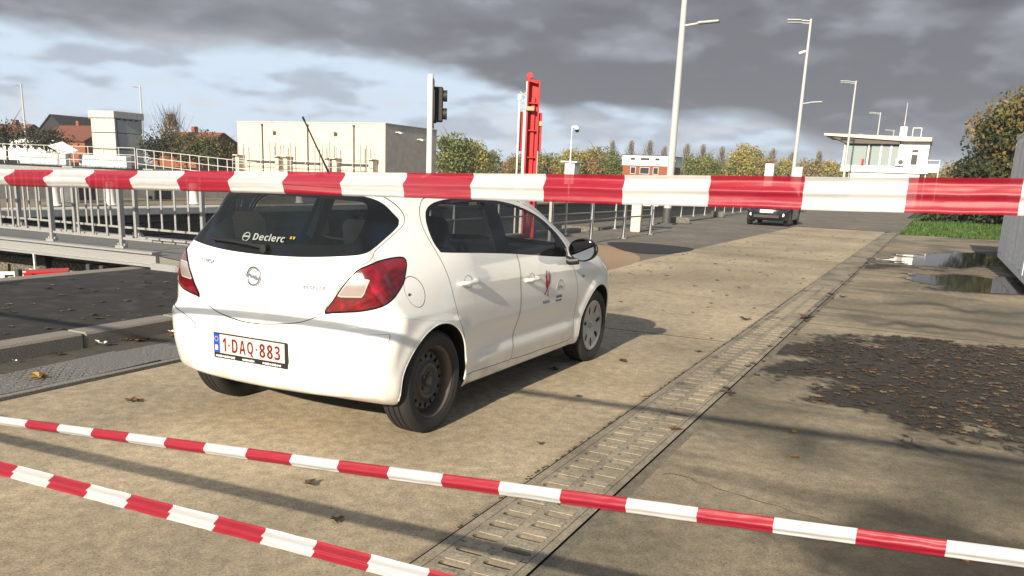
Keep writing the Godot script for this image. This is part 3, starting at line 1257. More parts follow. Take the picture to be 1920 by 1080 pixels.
func steel_wheel(parent: Node, x: float, z: float, s: float, cover: bool) -> void:
	var wh := group_node("wheel", parent, Vector3(x, WR, z))
	wh.rotation.z = -PI / 2 * s
	# local y points away from the car
	var t := Mb.new()
	var pr := []
	for q: Array in [[0.206, -0.070], [0.214, -0.080], [0.240, -0.089], [0.265, -0.0925], [0.285, -0.088], [0.298, -0.078], [0.305, -0.066], [0.3075, -0.052], [0.3075, -0.042], [0.3005, -0.040], [0.3005, -0.034], [0.3085, -0.032], [0.3085, -0.006], [0.3005, -0.004], [0.3005, 0.004], [0.3085, 0.006], [0.3085, 0.032], [0.3005, 0.034], [0.3005, 0.040], [0.3075, 0.042], [0.3075, 0.052], [0.305, 0.066], [0.298, 0.078], [0.285, 0.088], [0.278, 0.0905], [0.276, 0.0925], [0.265, 0.0935], [0.262, 0.0925], [0.240, 0.089], [0.224, 0.084], [0.222, 0.081], [0.214, 0.080], [0.206, 0.070]]:
		pr.append(Vector2(q[0], q[1]))
	t.lathe(pr, 64, Transform3D.IDENTITY)
	part("tyre", t, mats["rubber"], wh)
	var r := Mb.new()
	pr = []
	for q: Array in [[0.180, -0.06], [0.192, 0.03], [0.196, 0.055], [0.202, 0.066], [0.208, 0.0785], [0.2125, 0.0805], [0.2135, 0.077], [0.2105, 0.066]]:
		pr.append(Vector2(q[0], q[1]))
	r.lathe(pr, 56, Transform3D.IDENTITY)
	part("rim", r, mats["rusty_rim"] if not cover else mats["black_steel"], wh)
	# disc with openings
	var prof := PackedVector2Array()
	if cover:
		for q: Array in [[0.0, 0.064], [0.028, 0.064], [0.034, 0.060], [0.05, 0.062], [0.08, 0.066], [0.11, 0.070], [0.14, 0.073], [0.17, 0.076], [0.19, 0.080], [0.202, 0.083], [0.209, 0.081]]:
			prof.append(Vector2(q[0], q[1]))
	else:
		for q: Array in [[0.0, 0.045], [0.028, 0.045], [0.030, 0.030], [0.05, 0.030], [0.072, 0.034], [0.084, 0.046], [0.094, 0.052], [0.104, 0.050], [0.118, 0.036], [0.135, 0.028], [0.150, 0.026], [0.166, 0.030], [0.178, 0.022], [0.191, 0.014]]:
			prof.append(Vector2(q[0], q[1]))
	var d := Sheet.new()
	var ring := 120
	var rad := []
	var hgt := []
	for i in prof.size() - 1:
		var steps := 1 if prof[i + 1].x - prof[i].x < 0.012 else 3
		for k in steps:
			var q := prof[i].lerp(prof[i + 1], float(k) / steps)
			rad.append(q.x)
			hgt.append(q.y)
	rad.append(prof[prof.size() - 1].x)
	hgt.append(prof[prof.size() - 1].y)
	var fld := PackedFloat32Array()
	for i in rad.size():
		var sl: float = (hgt[mini(i + 1, rad.size() - 1)] - hgt[maxi(i - 1, 0)]) / maxf(rad[mini(i + 1, rad.size() - 1)] - rad[maxi(i - 1, 0)], 0.001)
		for k in ring:
			var a := TAU * k / ring
			d.v.append(Vector3(cos(a) * rad[i], hgt[i], sin(a) * rad[i]))
			d.n.append(Vector3(-sl * cos(a), 1, -sl * sin(a)).normalized())
			var count := 7 if cover else 16
			var da := fposmod(a + PI / count, TAU / count) - PI / count
			var lx: float = rad[i] * sin(da)
			var ly: float = rad[i] * cos(da) - (0.142 if cover else 0.149)
			var hw := 0.019 + 0.10 * ly if cover else 0.0125
			var hl := 0.040 if cover else 0.0165
			fld.append((sqrt(pow(lx / maxf(hw, 0.008), 2.0) + pow(ly / hl, 2.0)) - 1.0) * 0.015)
	for i in rad.size() - 1:
		for k in ring:
			var a := i * ring + k
			var b := i * ring + (k + 1) % ring
			d.ix.append_array(PackedInt32Array([a, b, b + ring, a, b + ring, a + ring]))
	var db := Mb.new()
	d.keep(fld, 0.0, false).pour(db)
	part("wheel_cover" if cover else "wheel_disc", db, mats["silver_plastic"] if cover else mats["black_steel"], wh)
	var lips := Mb.new()
	var cnt := 7 if cover else 16
	for h in cnt:
		var pts := []
		for k in 17:
			var a := TAU * k / 16.0
			var ly := (0.040 if cover else 0.0165) * cos(a)
			var hw := 0.019 + 0.10 * ly if cover else 0.0125
			var lx := hw * sin(a)
			var r0 := Vector2(lx, ly + (0.142 if cover else 0.149)).length()
			var an := TAU * h / cnt + atan2(lx, ly + (0.142 if cover else 0.149))
			var hh := 0.0
			for i in rad.size() - 1:
				if r0 >= rad[i] and r0 <= rad[i + 1]:
					hh = lerpf(hgt[i], hgt[i + 1], (r0 - rad[i]) / maxf(rad[i + 1] - rad[i], 1e-5))
			pts.append(Vector3(cos(an) * r0, hh, sin(an) * r0))
		for k in 16:
			var a: Vector3 = pts[k]
			var b: Vector3 = pts[k + 1]
			var dn := Vector3(0, -0.014 if cover else -0.007, 0)
			lips.quad(a, b, b + dn, a + dn)
	part("opening_edge", lips, mats["silver_plastic"] if cover else mats["black_steel"], wh)
	var hub := Mb.new()
	hub.lathe([Vector2(0.17, -0.05), Vector2(0.17, -0.024), Vector2(0.0, -0.022)], 32, Transform3D.IDENTITY)
	part("brake_drum", hub, mats["black_plastic"], wh)
	if cover:
		var cap := Mb.new()
		cap.lathe([Vector2(0.027, 0.062), Vector2(0.026, 0.068), Vector2(0.020, 0.070), Vector2(0.0, 0.0705)], 24, Transform3D.IDENTITY)
		cap.lathe([Vector2(0.020, 0.070), Vector2(0.019, 0.073), Vector2(0.016, 0.073), Vector2(0.015, 0.070)], 24, Transform3D.IDENTITY)
		cap.box(Vector3(0, 0.0715, 0), Vector3(0.044, 0.003, 0.005), Basis(Vector3.UP, 0.4))
		part("centre_cap", cap, mats["silver_plastic"], wh)
	else:
		var cap := Mb.new()
		cap.lathe([Vector2(0.030, 0.028), Vector2(0.029, 0.050), Vector2(0.024, 0.056), Vector2(0.0, 0.058)], 24, Transform3D.IDENTITY)
		part("hub_cap", cap, mats["dull_steel"], wh)
		for k in 4:
			var a := TAU * (k + 0.4) / 4
			var nut := Mb.new()
			nut.lathe([Vector2(0.0105, 0.026), Vector2(0.0105, 0.042), Vector2(0.008, 0.045), Vector2(0.0, 0.045)], 6, Transform3D(Basis.IDENTITY, Vector3(cos(a) * 0.05, 0, sin(a) * 0.05)))
			part("wheel_nut", nut, mats["dull_steel"], wh)


func seat(parent: Node, x: float, w: float, wide: float, called: String) -> void:
	var g := group_node(called, parent, Vector3(x, 0, -w))
	var b := Mb.new()
	b.box(Vector3(0, 0.42, -0.02), Vector3(wide, 0.16, 0.5), Basis.IDENTITY, 0.05)
	part("cushion", b, mats["seat_cloth"], g)
	b = Mb.new()
	b.box(Vector3(0, 0.74, 0.29), Vector3(wide, 0.62, 0.13), Basis(Vector3.RIGHT, 0.25), 0.05)
	part("seat_back", b, mats["seat_cloth"], g)
	var heads := [0.0] if wide < 0.8 else [-0.42, 0.42]
	for hx: float in heads:
		b = Mb.new()
		b.box(Vector3(hx, 1.13, 0.385), Vector3(0.26, 0.19, 0.09), Basis(Vector3.RIGHT, 0.2), 0.04)
		for s: float in [-0.06, 0.06]:
			b.tube([Vector3(hx + s, 0.98, 0.345), Vector3(hx + s, 1.08, 0.37)], [0.006], 6)
		part("headrest", b, mats["seat_cloth"], g)


func build_hatchback() -> void:
	var car := thing("hatchback_car", "white five-door hatchback with mud on its bumper, parked on the concrete slab behind the tape", "car", Vector3(-3.3208, 0, -4.1902), -0.0161)
	var paint := mat("white_paint", 0.80, 0.80, 0.78, 0.32)
	paint.clearcoat_enabled = true
	paint.clearcoat = 1.0
	paint.clearcoat_roughness = 0.03
	mat("rubber", 0.016, 0.016, 0.017, 0.72)
	mat("black_steel", 0.055, 0.052, 0.049, 0.45, 0.2)
	mat("rusty_rim", 0.12, 0.095, 0.08, 0.38, 0.4)
	mat("dull_steel", 0.10, 0.10, 0.10, 0.5, 0.5)
	mat("silver_plastic", 0.36, 0.37, 0.38, 0.38, 0.55)
	mat("black_plastic", 0.010, 0.010, 0.011, 0.5)
	mat("gloss_black", 0.008, 0.009, 0.010, 0.06)
	mat("sticker_grey", 0.24, 0.27, 0.26, 0.5)
	mat("seat_cloth", 0.028, 0.029, 0.032, 0.9)
	mat("lining", 0.03, 0.031, 0.033, 0.85)
	mat("chrome", 0.62, 0.62, 0.63, 0.16, 1.0)
	var lens := mat("red_lens", 0.27, 0.004, 0.012, 0.16)
	lens.clearcoat_enabled = true
	lens.clearcoat_roughness = 0.02
	lens.rim_enabled = false
	var wl := mat("clear_lens", 0.27, 0.22, 0.21, 0.2)
	wl.clearcoat_enabled = true
	wl.clearcoat_roughness = 0.02
	glass("car_glass", 0.012, 0.02, 0.018, 0.30)
	glass("tinted_glass", 0.008, 0.011, 0.011, 0.56)

	var dlo := smooth(pv([0.105, 1.20, 0.135, 1.275, 0.19, 1.312, 0.265, 1.333, 0.40, 1.347, 0.70, 1.347, 0.96, 1.337, 1.19, 1.312, 1.36, 1.275, 1.525, 1.222, 1.66, 1.15, 1.76, 1.075, 1.822, 1.00, 1.828, 0.938, 1.80, 0.927, 1.615, 0.938, 1.27, 0.968, 0.928, 0.998, 0.50, 1.027, 0.16, 1.046, 0.125, 1.056, 0.10, 1.11]), 4)
	var pane_r := smooth(pv([0.135, 1.20, 0.158, 1.262, 0.205, 1.296, 0.30, 1.318, 0.50, 1.326, 0.775, 1.325, 0.787, 1.31, 0.752, 1.03, 0.738, 1.017, 0.50, 1.036, 0.19, 1.056, 0.145, 1.07, 0.125, 1.12]), 3)
	var pane_f := smooth(pv([0.945, 1.30, 0.97, 1.316, 1.18, 1.292, 1.35, 1.256, 1.50, 1.205, 1.58, 1.165, 1.66, 1.06, 1.64, 0.965, 1.60, 0.95, 1.27, 0.978, 0.955, 1.004, 0.922, 1.03]), 3)
	var win := smooth(pv([-0.3, 1.017, 0, 1.018, 0.28, 1.024, 0.55, 1.042, 0.74, 1.066, 0.86, 1.13, 0.955, 1.212, 0.86, 1.272, 0.745, 1.322, 0.60, 1.352, 0.4, 1.366, 0, 1.372, -0.3, 1.372, -0.35, 1.2]), 4)
	var win_in := smooth(pv([-0.3, 1.083, 0, 1.083, 0.40, 1.092, 0.57, 1.108, 0.625, 1.13, 0.65, 1.20, 0.652, 1.27, 0.62, 1.312, 0.52, 1.328, 0, 1.338, -0.3, 1.338, -0.35, 1.2]), 4)
	var lamp := smooth(pv([0.494, 0.741, 0.555, 0.812, 0.614, 0.885, 0.70, 0.975, 0.765, 1.003, 0.86, 1.024, 0.99, 1.037, 1.075, 1.032, 1.113, 0.995, 1.098, 0.91, 1.045, 0.86, 0.984, 0.825, 0.92, 0.797, 0.842, 0.777, 0.75, 0.762, 0.654, 0.753, 0.56, 0.745]), 3)
	var lamp_white := PackedVector2Array(pv([0.583, 0.832, 0.662, 0.93, 0.81, 0.934, 0.768, 0.838]))
	var tail := smooth(pv([-0.3, 0.645, -0.15, 0.645, 0, 0.646, 0.11, 0.650, 0.30, 0.672, 0.42, 0.708, 0.485, 0.745, 0.55, 0.82, 0.612, 0.893, 0.69, 0.985, 0.77, 1.02, 0.80, 1.05, 0.81, 1.075, 0.91, 1.14, 1.0, 1.215, 0.93, 1.285, 0.78, 1.345, 0.62, 1.378, 0.4, 1.392, 0, 1.398, -0.3, 1.398, -0.35, 1.0]), 3)
	var bump := PackedVector2Array(pv([-0.3, 0.0, -0.3, 0.66, 0.2, 0.660, 0.30, 0.672, 0.42, 0.708, 0.485, 0.739, 0.654, 0.748, 0.842, 0.768, 0.93, 0.775, 1.05, 0.735, 1.25, 0.70, 1.62, 0.65, 1.62, 0.0]))
	var strip := smooth(pv([0.473, 0.590, 0.56, 0.617, 0.653, 0.632, 0.80, 0.642, 0.985, 0.648, 1.005, 0.642, 1.0, 0.618, 0.97, 0.594, 0.93, 0.584, 0.70, 0.568, 0.52, 0.560, 0.478, 0.568]), 3)
	var rdoor := smooth(pv([0.353, 0.293, 0.335, 0.40, 0.288, 0.508, 0.205, 0.64, 0.158, 0.77, 0.128, 0.90, 0.095, 1.045, 0.070, 1.148, 0.078, 1.25, 0.125, 1.325, 0.20, 1.357, 0.40, 1.372, 0.93, 1.366, 0.935, 1.30, 0.955, 1.15, 0.985, 1.00, 1.003, 0.90, 1.012, 0.75, 1.022, 0.62, 1.012, 0.52, 0.985, 0.45, 0.98, 0.36, 0.985, 0.275, 0.93, 0.272, 0.42, 0.282]), 3)
	var fdoor := smooth(pv([0.995, 0.275, 0.99, 0.36, 0.995, 0.45, 1.022, 0.52, 1.032, 0.62, 1.022, 0.75, 1.013, 0.90, 0.995, 1.00, 0.965, 1.15, 0.945, 1.30, 0.942, 1.366, 1.2, 1.345, 1.38, 1.305, 1.55, 1.248, 1.69, 1.17, 1.80, 1.085, 1.862, 1.01, 1.875, 0.95, 1.90, 0.87, 1.96, 0.79, 2.02, 0.66, 2.045, 0.54, 2.05, 0.40, 2.035, 0.285, 1.99, 0.255, 1.5, 0.262]), 3)
	var shield := smooth(pv([-0.3, 1.455, 0.3, 1.455, 0.50, 1.465, 0.585, 1.53, 0.63, 1.70, 0.675, 1.90, 0.72, 2.13, 0.70, 2.22, 0.4, 2.31, 0, 2.335, -0.3, 2.335]), 3)
	var head := smooth(pv([0.42, 0.66, 0.60, 0.62, 0.735, 0.66, 0.80, 0.78, 0.79, 0.86, 0.68, 0.83, 0.5, 0.74]), 3)
	var grille := smooth(pv([-0.3, 0.26, 0.3, 0.26, 0.42, 0.32, 0.45, 0.42, 0.3, 0.47, -0.3, 0.47]), 3)

	var h := car_shell()
	var base := h
	var f := PackedFloat32Array()
	for p in h.v:
		f.append(0.205 - p.y)
	h = h.keep(f, 0.0, true)
	f = PackedFloat32Array()
	for p in h.v:
		var wc := 0.0 if p.z > -1.25 else AXLE
		var r := Vector2(-p.z - wc, (p.y - WR) * 0.985).length()
		f.append((0.346 - r) if p.x > 0.42 else -1.0)
	h = h.keep(f, 0.0, true)
	f = poly_field(h, dlo, "side")
	var side_win := h.keep(f, 0.0, true)
	h = h.keep(f, 0.0, false)
	f = poly_field(h, lamp, "tail")
	var lamp_s := h.keep(f, 0.0, true)
	h = h.keep(f, 0.002, false)
	f = poly_field(h, tail, "tail")
	var gate := h.keep(f, -0.0022, true)
	h = h.keep(f, 0.0022, false)
	f = poly_field(gate, win, "tail")
	var back := gate.keep(f, 0.0, true)
	gate = gate.keep(f, 0.0, false)
	f = poly_field(h, bump, "tail")
	var bumper := h.keep(f, -0.0004, true)
	h = h.keep(f, 0.0002, false)
	f = poly_field(bumper, strip, "tail")
	var strip_s := bumper.keep(f, -0.002, true)
	bumper = bumper.keep(f, 0.001, false)
	f = poly_field(h, rdoor, "side")
	var door_r := h.keep(f, -0.0022, true)
	h = h.keep(f, 0.0022, false)
	f = poly_field(h, fdoor, "side")
	var door_f := h.keep(f, -0.0022, true)
	h = h.keep(f, 0.0022, false)
	f = poly_field(h, shield, "top")
	var wind := h.keep(f, 0.0, true)
	h = h.keep(f, 0.004, false)
	f = poly_field(h, head, "front")
	var head_s := h.keep(f, 0.0, true)
	h = h.keep(f, 0.003, false)
	f = poly_field(h, grille, "front")
	var grille_s := h.keep(f, 0.0, true)
	h = h.keep(f, 0.0, false)
	# fuel flap on the right flank only
	var flap_c := Vector3(0, 0.852, 0.190)
	f = PackedFloat32Array()
	for p in h.v:
		f.append(Vector2((-p.z - (-0.190)) / 0.080, (p.y - 0.852) / 0.083).length() * 0.08 - 0.08 if p.x > 0.4 else 0.1)
	var flap := h.keep(f, -0.0022, true)
	var right := h.keep(f, 0.0012, false)
	var bb := Mb.new()
	right.pour(bb)
	h.mirrored().pour(bb)
	dirty(bb, 3, 0.5)
	part("body_shell", bb, paint, car)
	part("fuel_flap", only(flap, -0.001), paint, car)
	var fl := Mb.new()
	var fp := on_side(-0.245, 0.842)
	fl.box(fp + Vector3(0.002, 0, 0), Vector3(0.004, 0.016, 0.018), Basis.IDENTITY, 0.002)
	part("fuel_flap_grip", fl, mats["dull_steel"], car)

	var gm := both(gate)
	dirty(gm, 5, 0.25)
	var tg := part("tailgate", gm, paint, car)
	var bm := both(bumper)
	dirty(bm, 7, 1.0)
	part("rear_bumper", bm, paint, car)
	for s in 2:
		part("bumper_strip", only(strip_s, 0.003, s == 1), paint, car)
	for s in 2:
		var dm := only(door_r, 0.0, s == 1)
		dirty(dm, 11, 0.4)
		var d1 := part("rear_door", dm, paint, car)
		dm = only(door_f, 0.0, s == 1)
		dirty(dm, 13, 0.4)
		var d2 := part("front_door", dm, paint, car)
		var sg := 1.0 if s == 0 else -1.0
		for dd: Array in [[d1, 0.318, 0.866], [d2, 1.185, 0.812]]:
			var c := on_side(dd[1], dd[2], sg)
			var hb := Mb.new()
			var pts := []
			var rr := []
			for k in 9:
				var q := (k - 4) / 4.0
				pts.append(c + Vector3(sg * (0.030 - 0.024 * q * q * q * q), 0.0, q * 0.098))
				rr.append(0.0145 - 0.002 * q * q)
			hb.tube(pts, rr, 10)
			part("door_handle", hb, paint, dd[0])
			hb = Mb.new()
			var gp := []
			for k in 14:
				var a := TAU * k / 14
				gp.append(Vector2(cos(a) * 0.046, sin(a) * 0.038))
			for k in 14:
				var a: Vector2 = gp[k]
				var b: Vector2 = gp[(k + 1) % 14]
				var pa := on_side(dd[1] + a.x, dd[2] + 0.004 + a.y, sg) + Vector3(sg * 0.0015, 0, 0)
				var pb := on_side(dd[1] + b.x, dd[2] + 0.004 + b.y, sg) + Vector3(sg * 0.0015, 0, 0)
				hb.flat([c + Vector3(sg * -0.012, 0, 0), pa, pb], Vector3(sg, 0, 0))
			part("handle_recess", hb, mats["grey_paint"], dd[0])

	# glass
	f = poly_field(side_win, pane_r, "side")
	var gr := side_win.keep(f, 0.0, true)
	side_win = side_win.keep(f, 0.0, false)
	f = poly_field(side_win, pane_f, "side")
	var gf := side_win.keep(f, 0.0, true)
	side_win = side_win.keep(f, 0.0, false)
	for s in 2:
		part("window_surround", only(side_win, -0.002, s == 1), mats["gloss_black"], car)
		part("rear_side_window", only(gr, -0.006, s == 1), mats["tinted_glass"], car)
		part("front_side_window", only(gf, -0.006, s == 1), mats["car_glass"], car)
	f = poly_field(back, win_in, "tail")
	part("rear_window", both(back.keep(f, 0.0, true), 0.001), mats["tinted_glass"], car)
	part("rear_window_border", both(back.keep(f, 0.0, false), 0.001), mats["gloss_black"], car)
	part("windscreen", both(wind, -0.003), mats["car_glass"], car)
	# tail lamps
	f = poly_field(lamp_s, lamp, "tail")
	var inner := lamp_s.keep(f, -0.009, true)
	var rim := lamp_s.keep(f, -0.009, false)
	f = poly_field(inner, lamp_white, "tail")
	var wht := inner.keep(f, -0.007, true)
	var frame := inner.keep(f, -0.007, false)
	f = poly_field(frame, lamp_white, "tail")
	var red := frame.keep(f, 0.0, false)
	frame = frame.keep(f, 0.0, true)
	var fn := FastNoiseLite.new()
	fn.noise_type = FastNoiseLite.TYPE_CELLULAR
	fn.cellular_return_type = FastNoiseLite.RETURN_CELL_VALUE
	fn.frequency = 26.0
	for s in 2:
		var tl := group_node("tail_light", car)
		part("lens_rim", only(rim, 0.001, s == 1), mats["gloss_black"], tl)
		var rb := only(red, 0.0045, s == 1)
		for i in rb.v.size():
			var p := rb.v[i]
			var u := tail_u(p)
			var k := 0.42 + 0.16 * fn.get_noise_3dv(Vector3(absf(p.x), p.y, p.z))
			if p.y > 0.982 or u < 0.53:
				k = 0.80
			for q: Array in [[0.86, 0.955, 0.045, 2.0], [0.845, 0.885, 0.04, 2.4], [0.90, 0.875, 0.03, 2.0], [0.92, 0.95, 0.03, 1.4], [0.74, 0.79, 0.03, 1.4], [0.62, 0.785, 0.025, 0.8]]:  # bright glints painted into the red of the lens
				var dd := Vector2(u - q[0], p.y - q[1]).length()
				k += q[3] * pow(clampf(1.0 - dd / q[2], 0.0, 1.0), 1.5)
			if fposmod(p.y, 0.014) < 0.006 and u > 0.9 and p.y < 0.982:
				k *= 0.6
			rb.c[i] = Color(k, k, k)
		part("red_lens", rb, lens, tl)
		part("clear_lens", only(wht, 0.004, s == 1), wl, tl)
		part("lens_frame", only(frame, 0.0045, s == 1), mats["grey_paint"], tl)
		part("headlight", only(head_s, 0.0, s == 1), wl, car)
	part("front_grille", both(grille_s, -0.004), mats["black_plastic"], car)

	# arches
	for s: float in [1.0, -1.0]:
		for wc: float in [0.0, AXLE]:
			var b := Mb.new()
			var n := 28
			var prev := []
			for k in n + 1:
				var a := lerpf(-0.16, PI + 0.04, float(k) / n)
				var c := Vector3(0, WR + sin(a) * 0.352, -(wc + cos(a) * 0.352))
				var row := [Vector3(s * 0.47, c.y, c.z), Vector3(on_side(-c.z, maxf(c.y, 0.245), s).x - s * 0.004, c.y, c.z)]
				if k > 0:
					b.quad(prev[0], prev[1], row[1], row[0])
				prev = row
			b.box(Vector3(s * 0.47, 0.46, -wc), Vector3(0.01, 0.38, 0.66))
			part("wheel_arch_liner", b, mats["black_plastic"], car)
			b = Mb.new()
			var pts := []
			for k in 33:
				var a := lerpf(-0.14, PI + 0.12, k / 32.0)
				var y := WR + sin(a) * 0.349 / 0.985
				var w := wc + cos(a) * 0.349
				pts.append(on_side(w, maxf(y, 0.245), s) - Vector3(s * 0.004, 0, 0))
			b.tube(pts, [0.006], 8)
			part("arch_lip", b, paint, car)
	steel_wheel(car, 0.727, 0.0, 1.0, false)
	steel_wheel(car, 0.727, -AXLE, 1.0, true)
	steel_wheel(car, -0.727, 0.0, -1.0, false)
	steel_wheel(car, -0.727, -AXLE, -1.0, true)

	# inside and underneath
	f = PackedFloat32Array()
	for p in base.v:
		f.append(1.03 - p.y if p.z > -2.35 and p.z < 0.45 else -1.0)
	var lo := base.keep(f, 0.0, false)
	f = PackedFloat32Array()
	for p in lo.v:
		var wc := 0.0 if p.z > -1.25 else AXLE
		f.append((0.40 - Vector2(-p.z - wc, p.y - WR).length()) if p.x > 0.3 else -1.0)
	lo = lo.keep(f, 0.0, true)
	f = PackedFloat32Array()
	for p in lo.v:
		f.append(0.24 - p.y)
	lo = lo.keep(f, 0.0, true)
	var lin_m := Mb.new()
	for m in 2:
		(lo if m == 0 else lo.mirrored()).pour(lin_m, -0.030)
	part("inner_lining", lin_m, mats["lining"], car)
	f = PackedFloat32Array()
	for p in base.v:
		f.append(p.y - 1.40 if p.z > -1.45 and p.z < 0.2 else -1.0)
	part("headlining", both(base.keep(f, 0.0, false), -0.030), mats["lining"], car)
	var u := Mb.new()
	u.box(Vector3(0, 0.25, -1.40), Vector3(1.30, 0.08, 3.2), Basis.IDENTITY, 0.03)
	u.box(Vector3(0, 0.31, 0.36), Vector3(1.30, 0.08, 0.24), Basis.IDENTITY, 0.03)
	part("underbody", u, mats["black_plastic"], car)
	seat(car, 0.36, 1.05, 0.50, "front_seat")
	seat(car, -0.36, 1.05, 0.50, "front_seat")
	seat(car, 0.0, 0.22, 1.24, "rear_seat")
	var dash := Mb.new()
	dash.box(Vector3(0, 0.84, -1.98), Vector3(1.42, 0.26, 0.5), Basis.IDENTITY, 0.08)
	part("dashboard", dash, mats["lining"], car)
	var sw := Mb.new()
	var sp := []
	for k in 25:
		var a := TAU * k / 24
		sp.append(Vector3(-0.36, 0.90, -1.62) + Basis(Vector3.RIGHT, -0.45) * Vector3(cos(a) * 0.185, sin(a) * 0.185, 0))
	sw.tube(sp, [0.014], 8, false)
	sw.bar(Vector3(-0.53, 0.90, -1.62), Vector3(-0.19, 0.90, -1.62), 0.04, 0.02)
	sw.bar(Vector3(-0.36, 0.89, -1.62), Vector3(-0.36, 0.80, -1.85), 0.05, 0.05)
	part("steering_wheel", sw, mats["black_plastic"], car)
	var rm := Mb.new()
	rm.box(Vector3(0, 1.30, -1.56), Vector3(0.24, 0.065, 0.03), Basis.IDENTITY, 0.012)
	rm.bar(Vector3(0, 1.32, -1.57), Vector3(0, 1.40, -1.60), 0.02, 0.02)
	part("rear_view_mirror", rm, mats["black_plastic"], car)
	for s: float in [1.0, -1.0]:
		for q: Array in [[0.9, 0.09]]:
			var b := Mb.new()
			b.bar(Vector3(s * 0.79, 1.0, -0.86), Vector3(s * 0.63, 1.33, -0.86), 0.10, 0.05)
			part("pillar_trim", b, mats["lining"], car)

	# door mirrors
	for s: float in [1.0, -1.0]:
		var mg := group_node("door_mirror", car)
		var mb := Mb.new()
		var c := Vector3(s * 0.962, 0.985, -1.845)
		var rings := 12
		for i in rings:
			pass
		var prof := []
		for q: Array in [[0.0, 0.10], [0.045, 0.094], [0.075, 0.075], [0.094, 0.045], [0.103, 0.01], [0.105, -0.03], [0.102, -0.042], [0.094, -0.045], [0.092, -0.036], [0.0, -0.036]]:
			prof.append(Vector2(q[0], q[1]))
		mb.lathe(prof, 32, Transform3D(Basis(Vector3(s * 1.06, 0, 0), Vector3(0, 0, -1), Vector3(0, 0.83, 0)), c))
		part("mirror_housing", mb, mats["gloss_black"], mg)
		mb = Mb.new()
		mb.lathe([Vector2(0.092, -0.0362), Vector2(0.091, -0.0405), Vector2(0.0, -0.0405)], 32, Transform3D(Basis(Vector3(s * 1.06, 0, 0), Vector3(0, 0, -1), Vector3(0, 0.83, 0)), c))
		part("mirror_glass", mb, mats["mirror"], mg)
		mb = Mb.new()
		mb.tube([Vector3(s * 0.80, 0.915, -1.80), Vector3(s * 0.87, 0.895, -1.815), Vector3(s * 0.93, 0.905, -1.83)], [0.035, 0.03, 0.032], 12)
		part("mirror_arm", mb, mats["black_plastic"], mg)

	# tail furniture
	var wp := Mb.new()
	var wpts := []
	var wr := []
	for k in 9:
		var t := k / 8.0
		var x := lerpf(0.02, -0.40, t)
		var y := lerpf(1.055, 1.070, t) + 0.006 * sin(t * PI)
		wpts.append(on_rear(x, y) + Vector3(0, 0.006, 0.016))
		wr.append(lerpf(0.012, 0.007, t))
	wp.tube(wpts, wr, 8)
	var pv0 := on_rear(0.035, 1.050)
	wp.tube([pv0 + Vector3(0, 0, -0.01), pv0 + Vector3(0, 0.004, 0.028)], [0.026, 0.022], 14)
	for k in 8:
		var t := k / 8.0
		var a := on_rear(lerpf(-0.06, -0.40, t), lerpf(1.062, 1.075, t)) + Vector3(0, 0.014, 0.008)
		var b := on_rear(lerpf(-0.06, -0.40, t + 0.125), lerpf(1.062, 1.075, t + 0.125)) + Vector3(0, 0.014, 0.008)
		wp.bar(a, b, 0.008, 0.014)
	part("rear_wiper", wp, mats["black_plastic"], car)
	var eb := on_rear(0.0, 0.902)
	var tilt := Basis(Vector3.RIGHT, -0.12)
	var em := Mb.new()
	var ring := []
	for k in 41:
		var a := TAU * k / 40
		ring.append(eb + tilt * Vector3(cos(a) * 0.046, sin(a) * 0.049, 0.007))
	em.tube(ring, [0.0062], 10, false)
	em.prism(PackedVector2Array(pv([-0.068, 0.004, -0.012, 0.016, -0.006, 0.004, 0.030, 0.009, 0.016, 0.003, 0.066, -0.012, 0.010, -0.018, 0.004, -0.005, -0.030, -0.010, -0.014, -0.001])), Transform3D(tilt, eb + Vector3(0, 0, 0.006)), 0.008)
	part("badge", em, mats["chrome"], car)
	var q1 := on_rear(-0.385, 0.955)
	lettering("model_lettering", "CORSA", Transform3D(Basis(Vector3.UP, -0.16) * tilt, q1 + Vector3(0, 0, 0.003)), 0.125, 0.024, mats["chrome"], car)
	var q2 := on_rear(0.40, 0.875)
	lettering("trim_lettering", "ecoFLEX", Transform3D(Basis(Vector3.UP, 0.17) * tilt, q2 + Vector3(0, 0, 0.003)), 0.135, 0.026, mats["chrome"], car)
	var hd := Mb.new()
	var hp := on_rear(-0.002, 0.752)
	hd.box(hp + Vector3(0, 0.0, 0.006), Vector3(0.19, 0.060, 0.034), Basis.IDENTITY, 0.012)
	part("tailgate_grip", hd, paint, car)
	hd = Mb.new()
	hd.box(hp + Vector3(0, -0.004, -0.010), Vector3(0.200, 0.074, 0.024), Basis.IDENTITY, 0.010)
	part("grip_surround", hd, paint, car)
	# number plate
	var pc := Vector3(-0.005, 0.505, 0.634)
	var pb := Mb.new()
	pb.box(pc + Vector3(0, -0.012, 0.0), Vector3(0.538, 0.146, 0.010), Basis.IDENTITY, 0.003)
	part("plate_holder", pb, mats["black_plastic"], car)
	var plate := group_node("number_plate", car, pc + Vector3(0, 0.0, 0.007))
	pb = Mb.new()
	pb.box(Vector3(0.022, 0, 0), Vector3(0.476, 0.108, 0.004), Basis.IDENTITY, 0.0015)
	part("plate_sheet", pb, mat("plate_white", 0.58, 0.48, 0.46, 0.35), plate)
	pb = Mb.new()
	pb.box(Vector3(-0.239, 0, 0), Vector3(0.044, 0.108, 0.004), Basis.IDENTITY, 0.0015)
	part("country_band", pb, mat("plate_blue", 0.012, 0.06, 0.42, 0.3), plate)
	lettering("country_letter", "B", Transform3D(Basis.IDENTITY, Vector3(-0.239, -0.024, 0.0026)), 0.020, 0.030, mats["white_plastic"], plate)
	var stars := Mb.new()
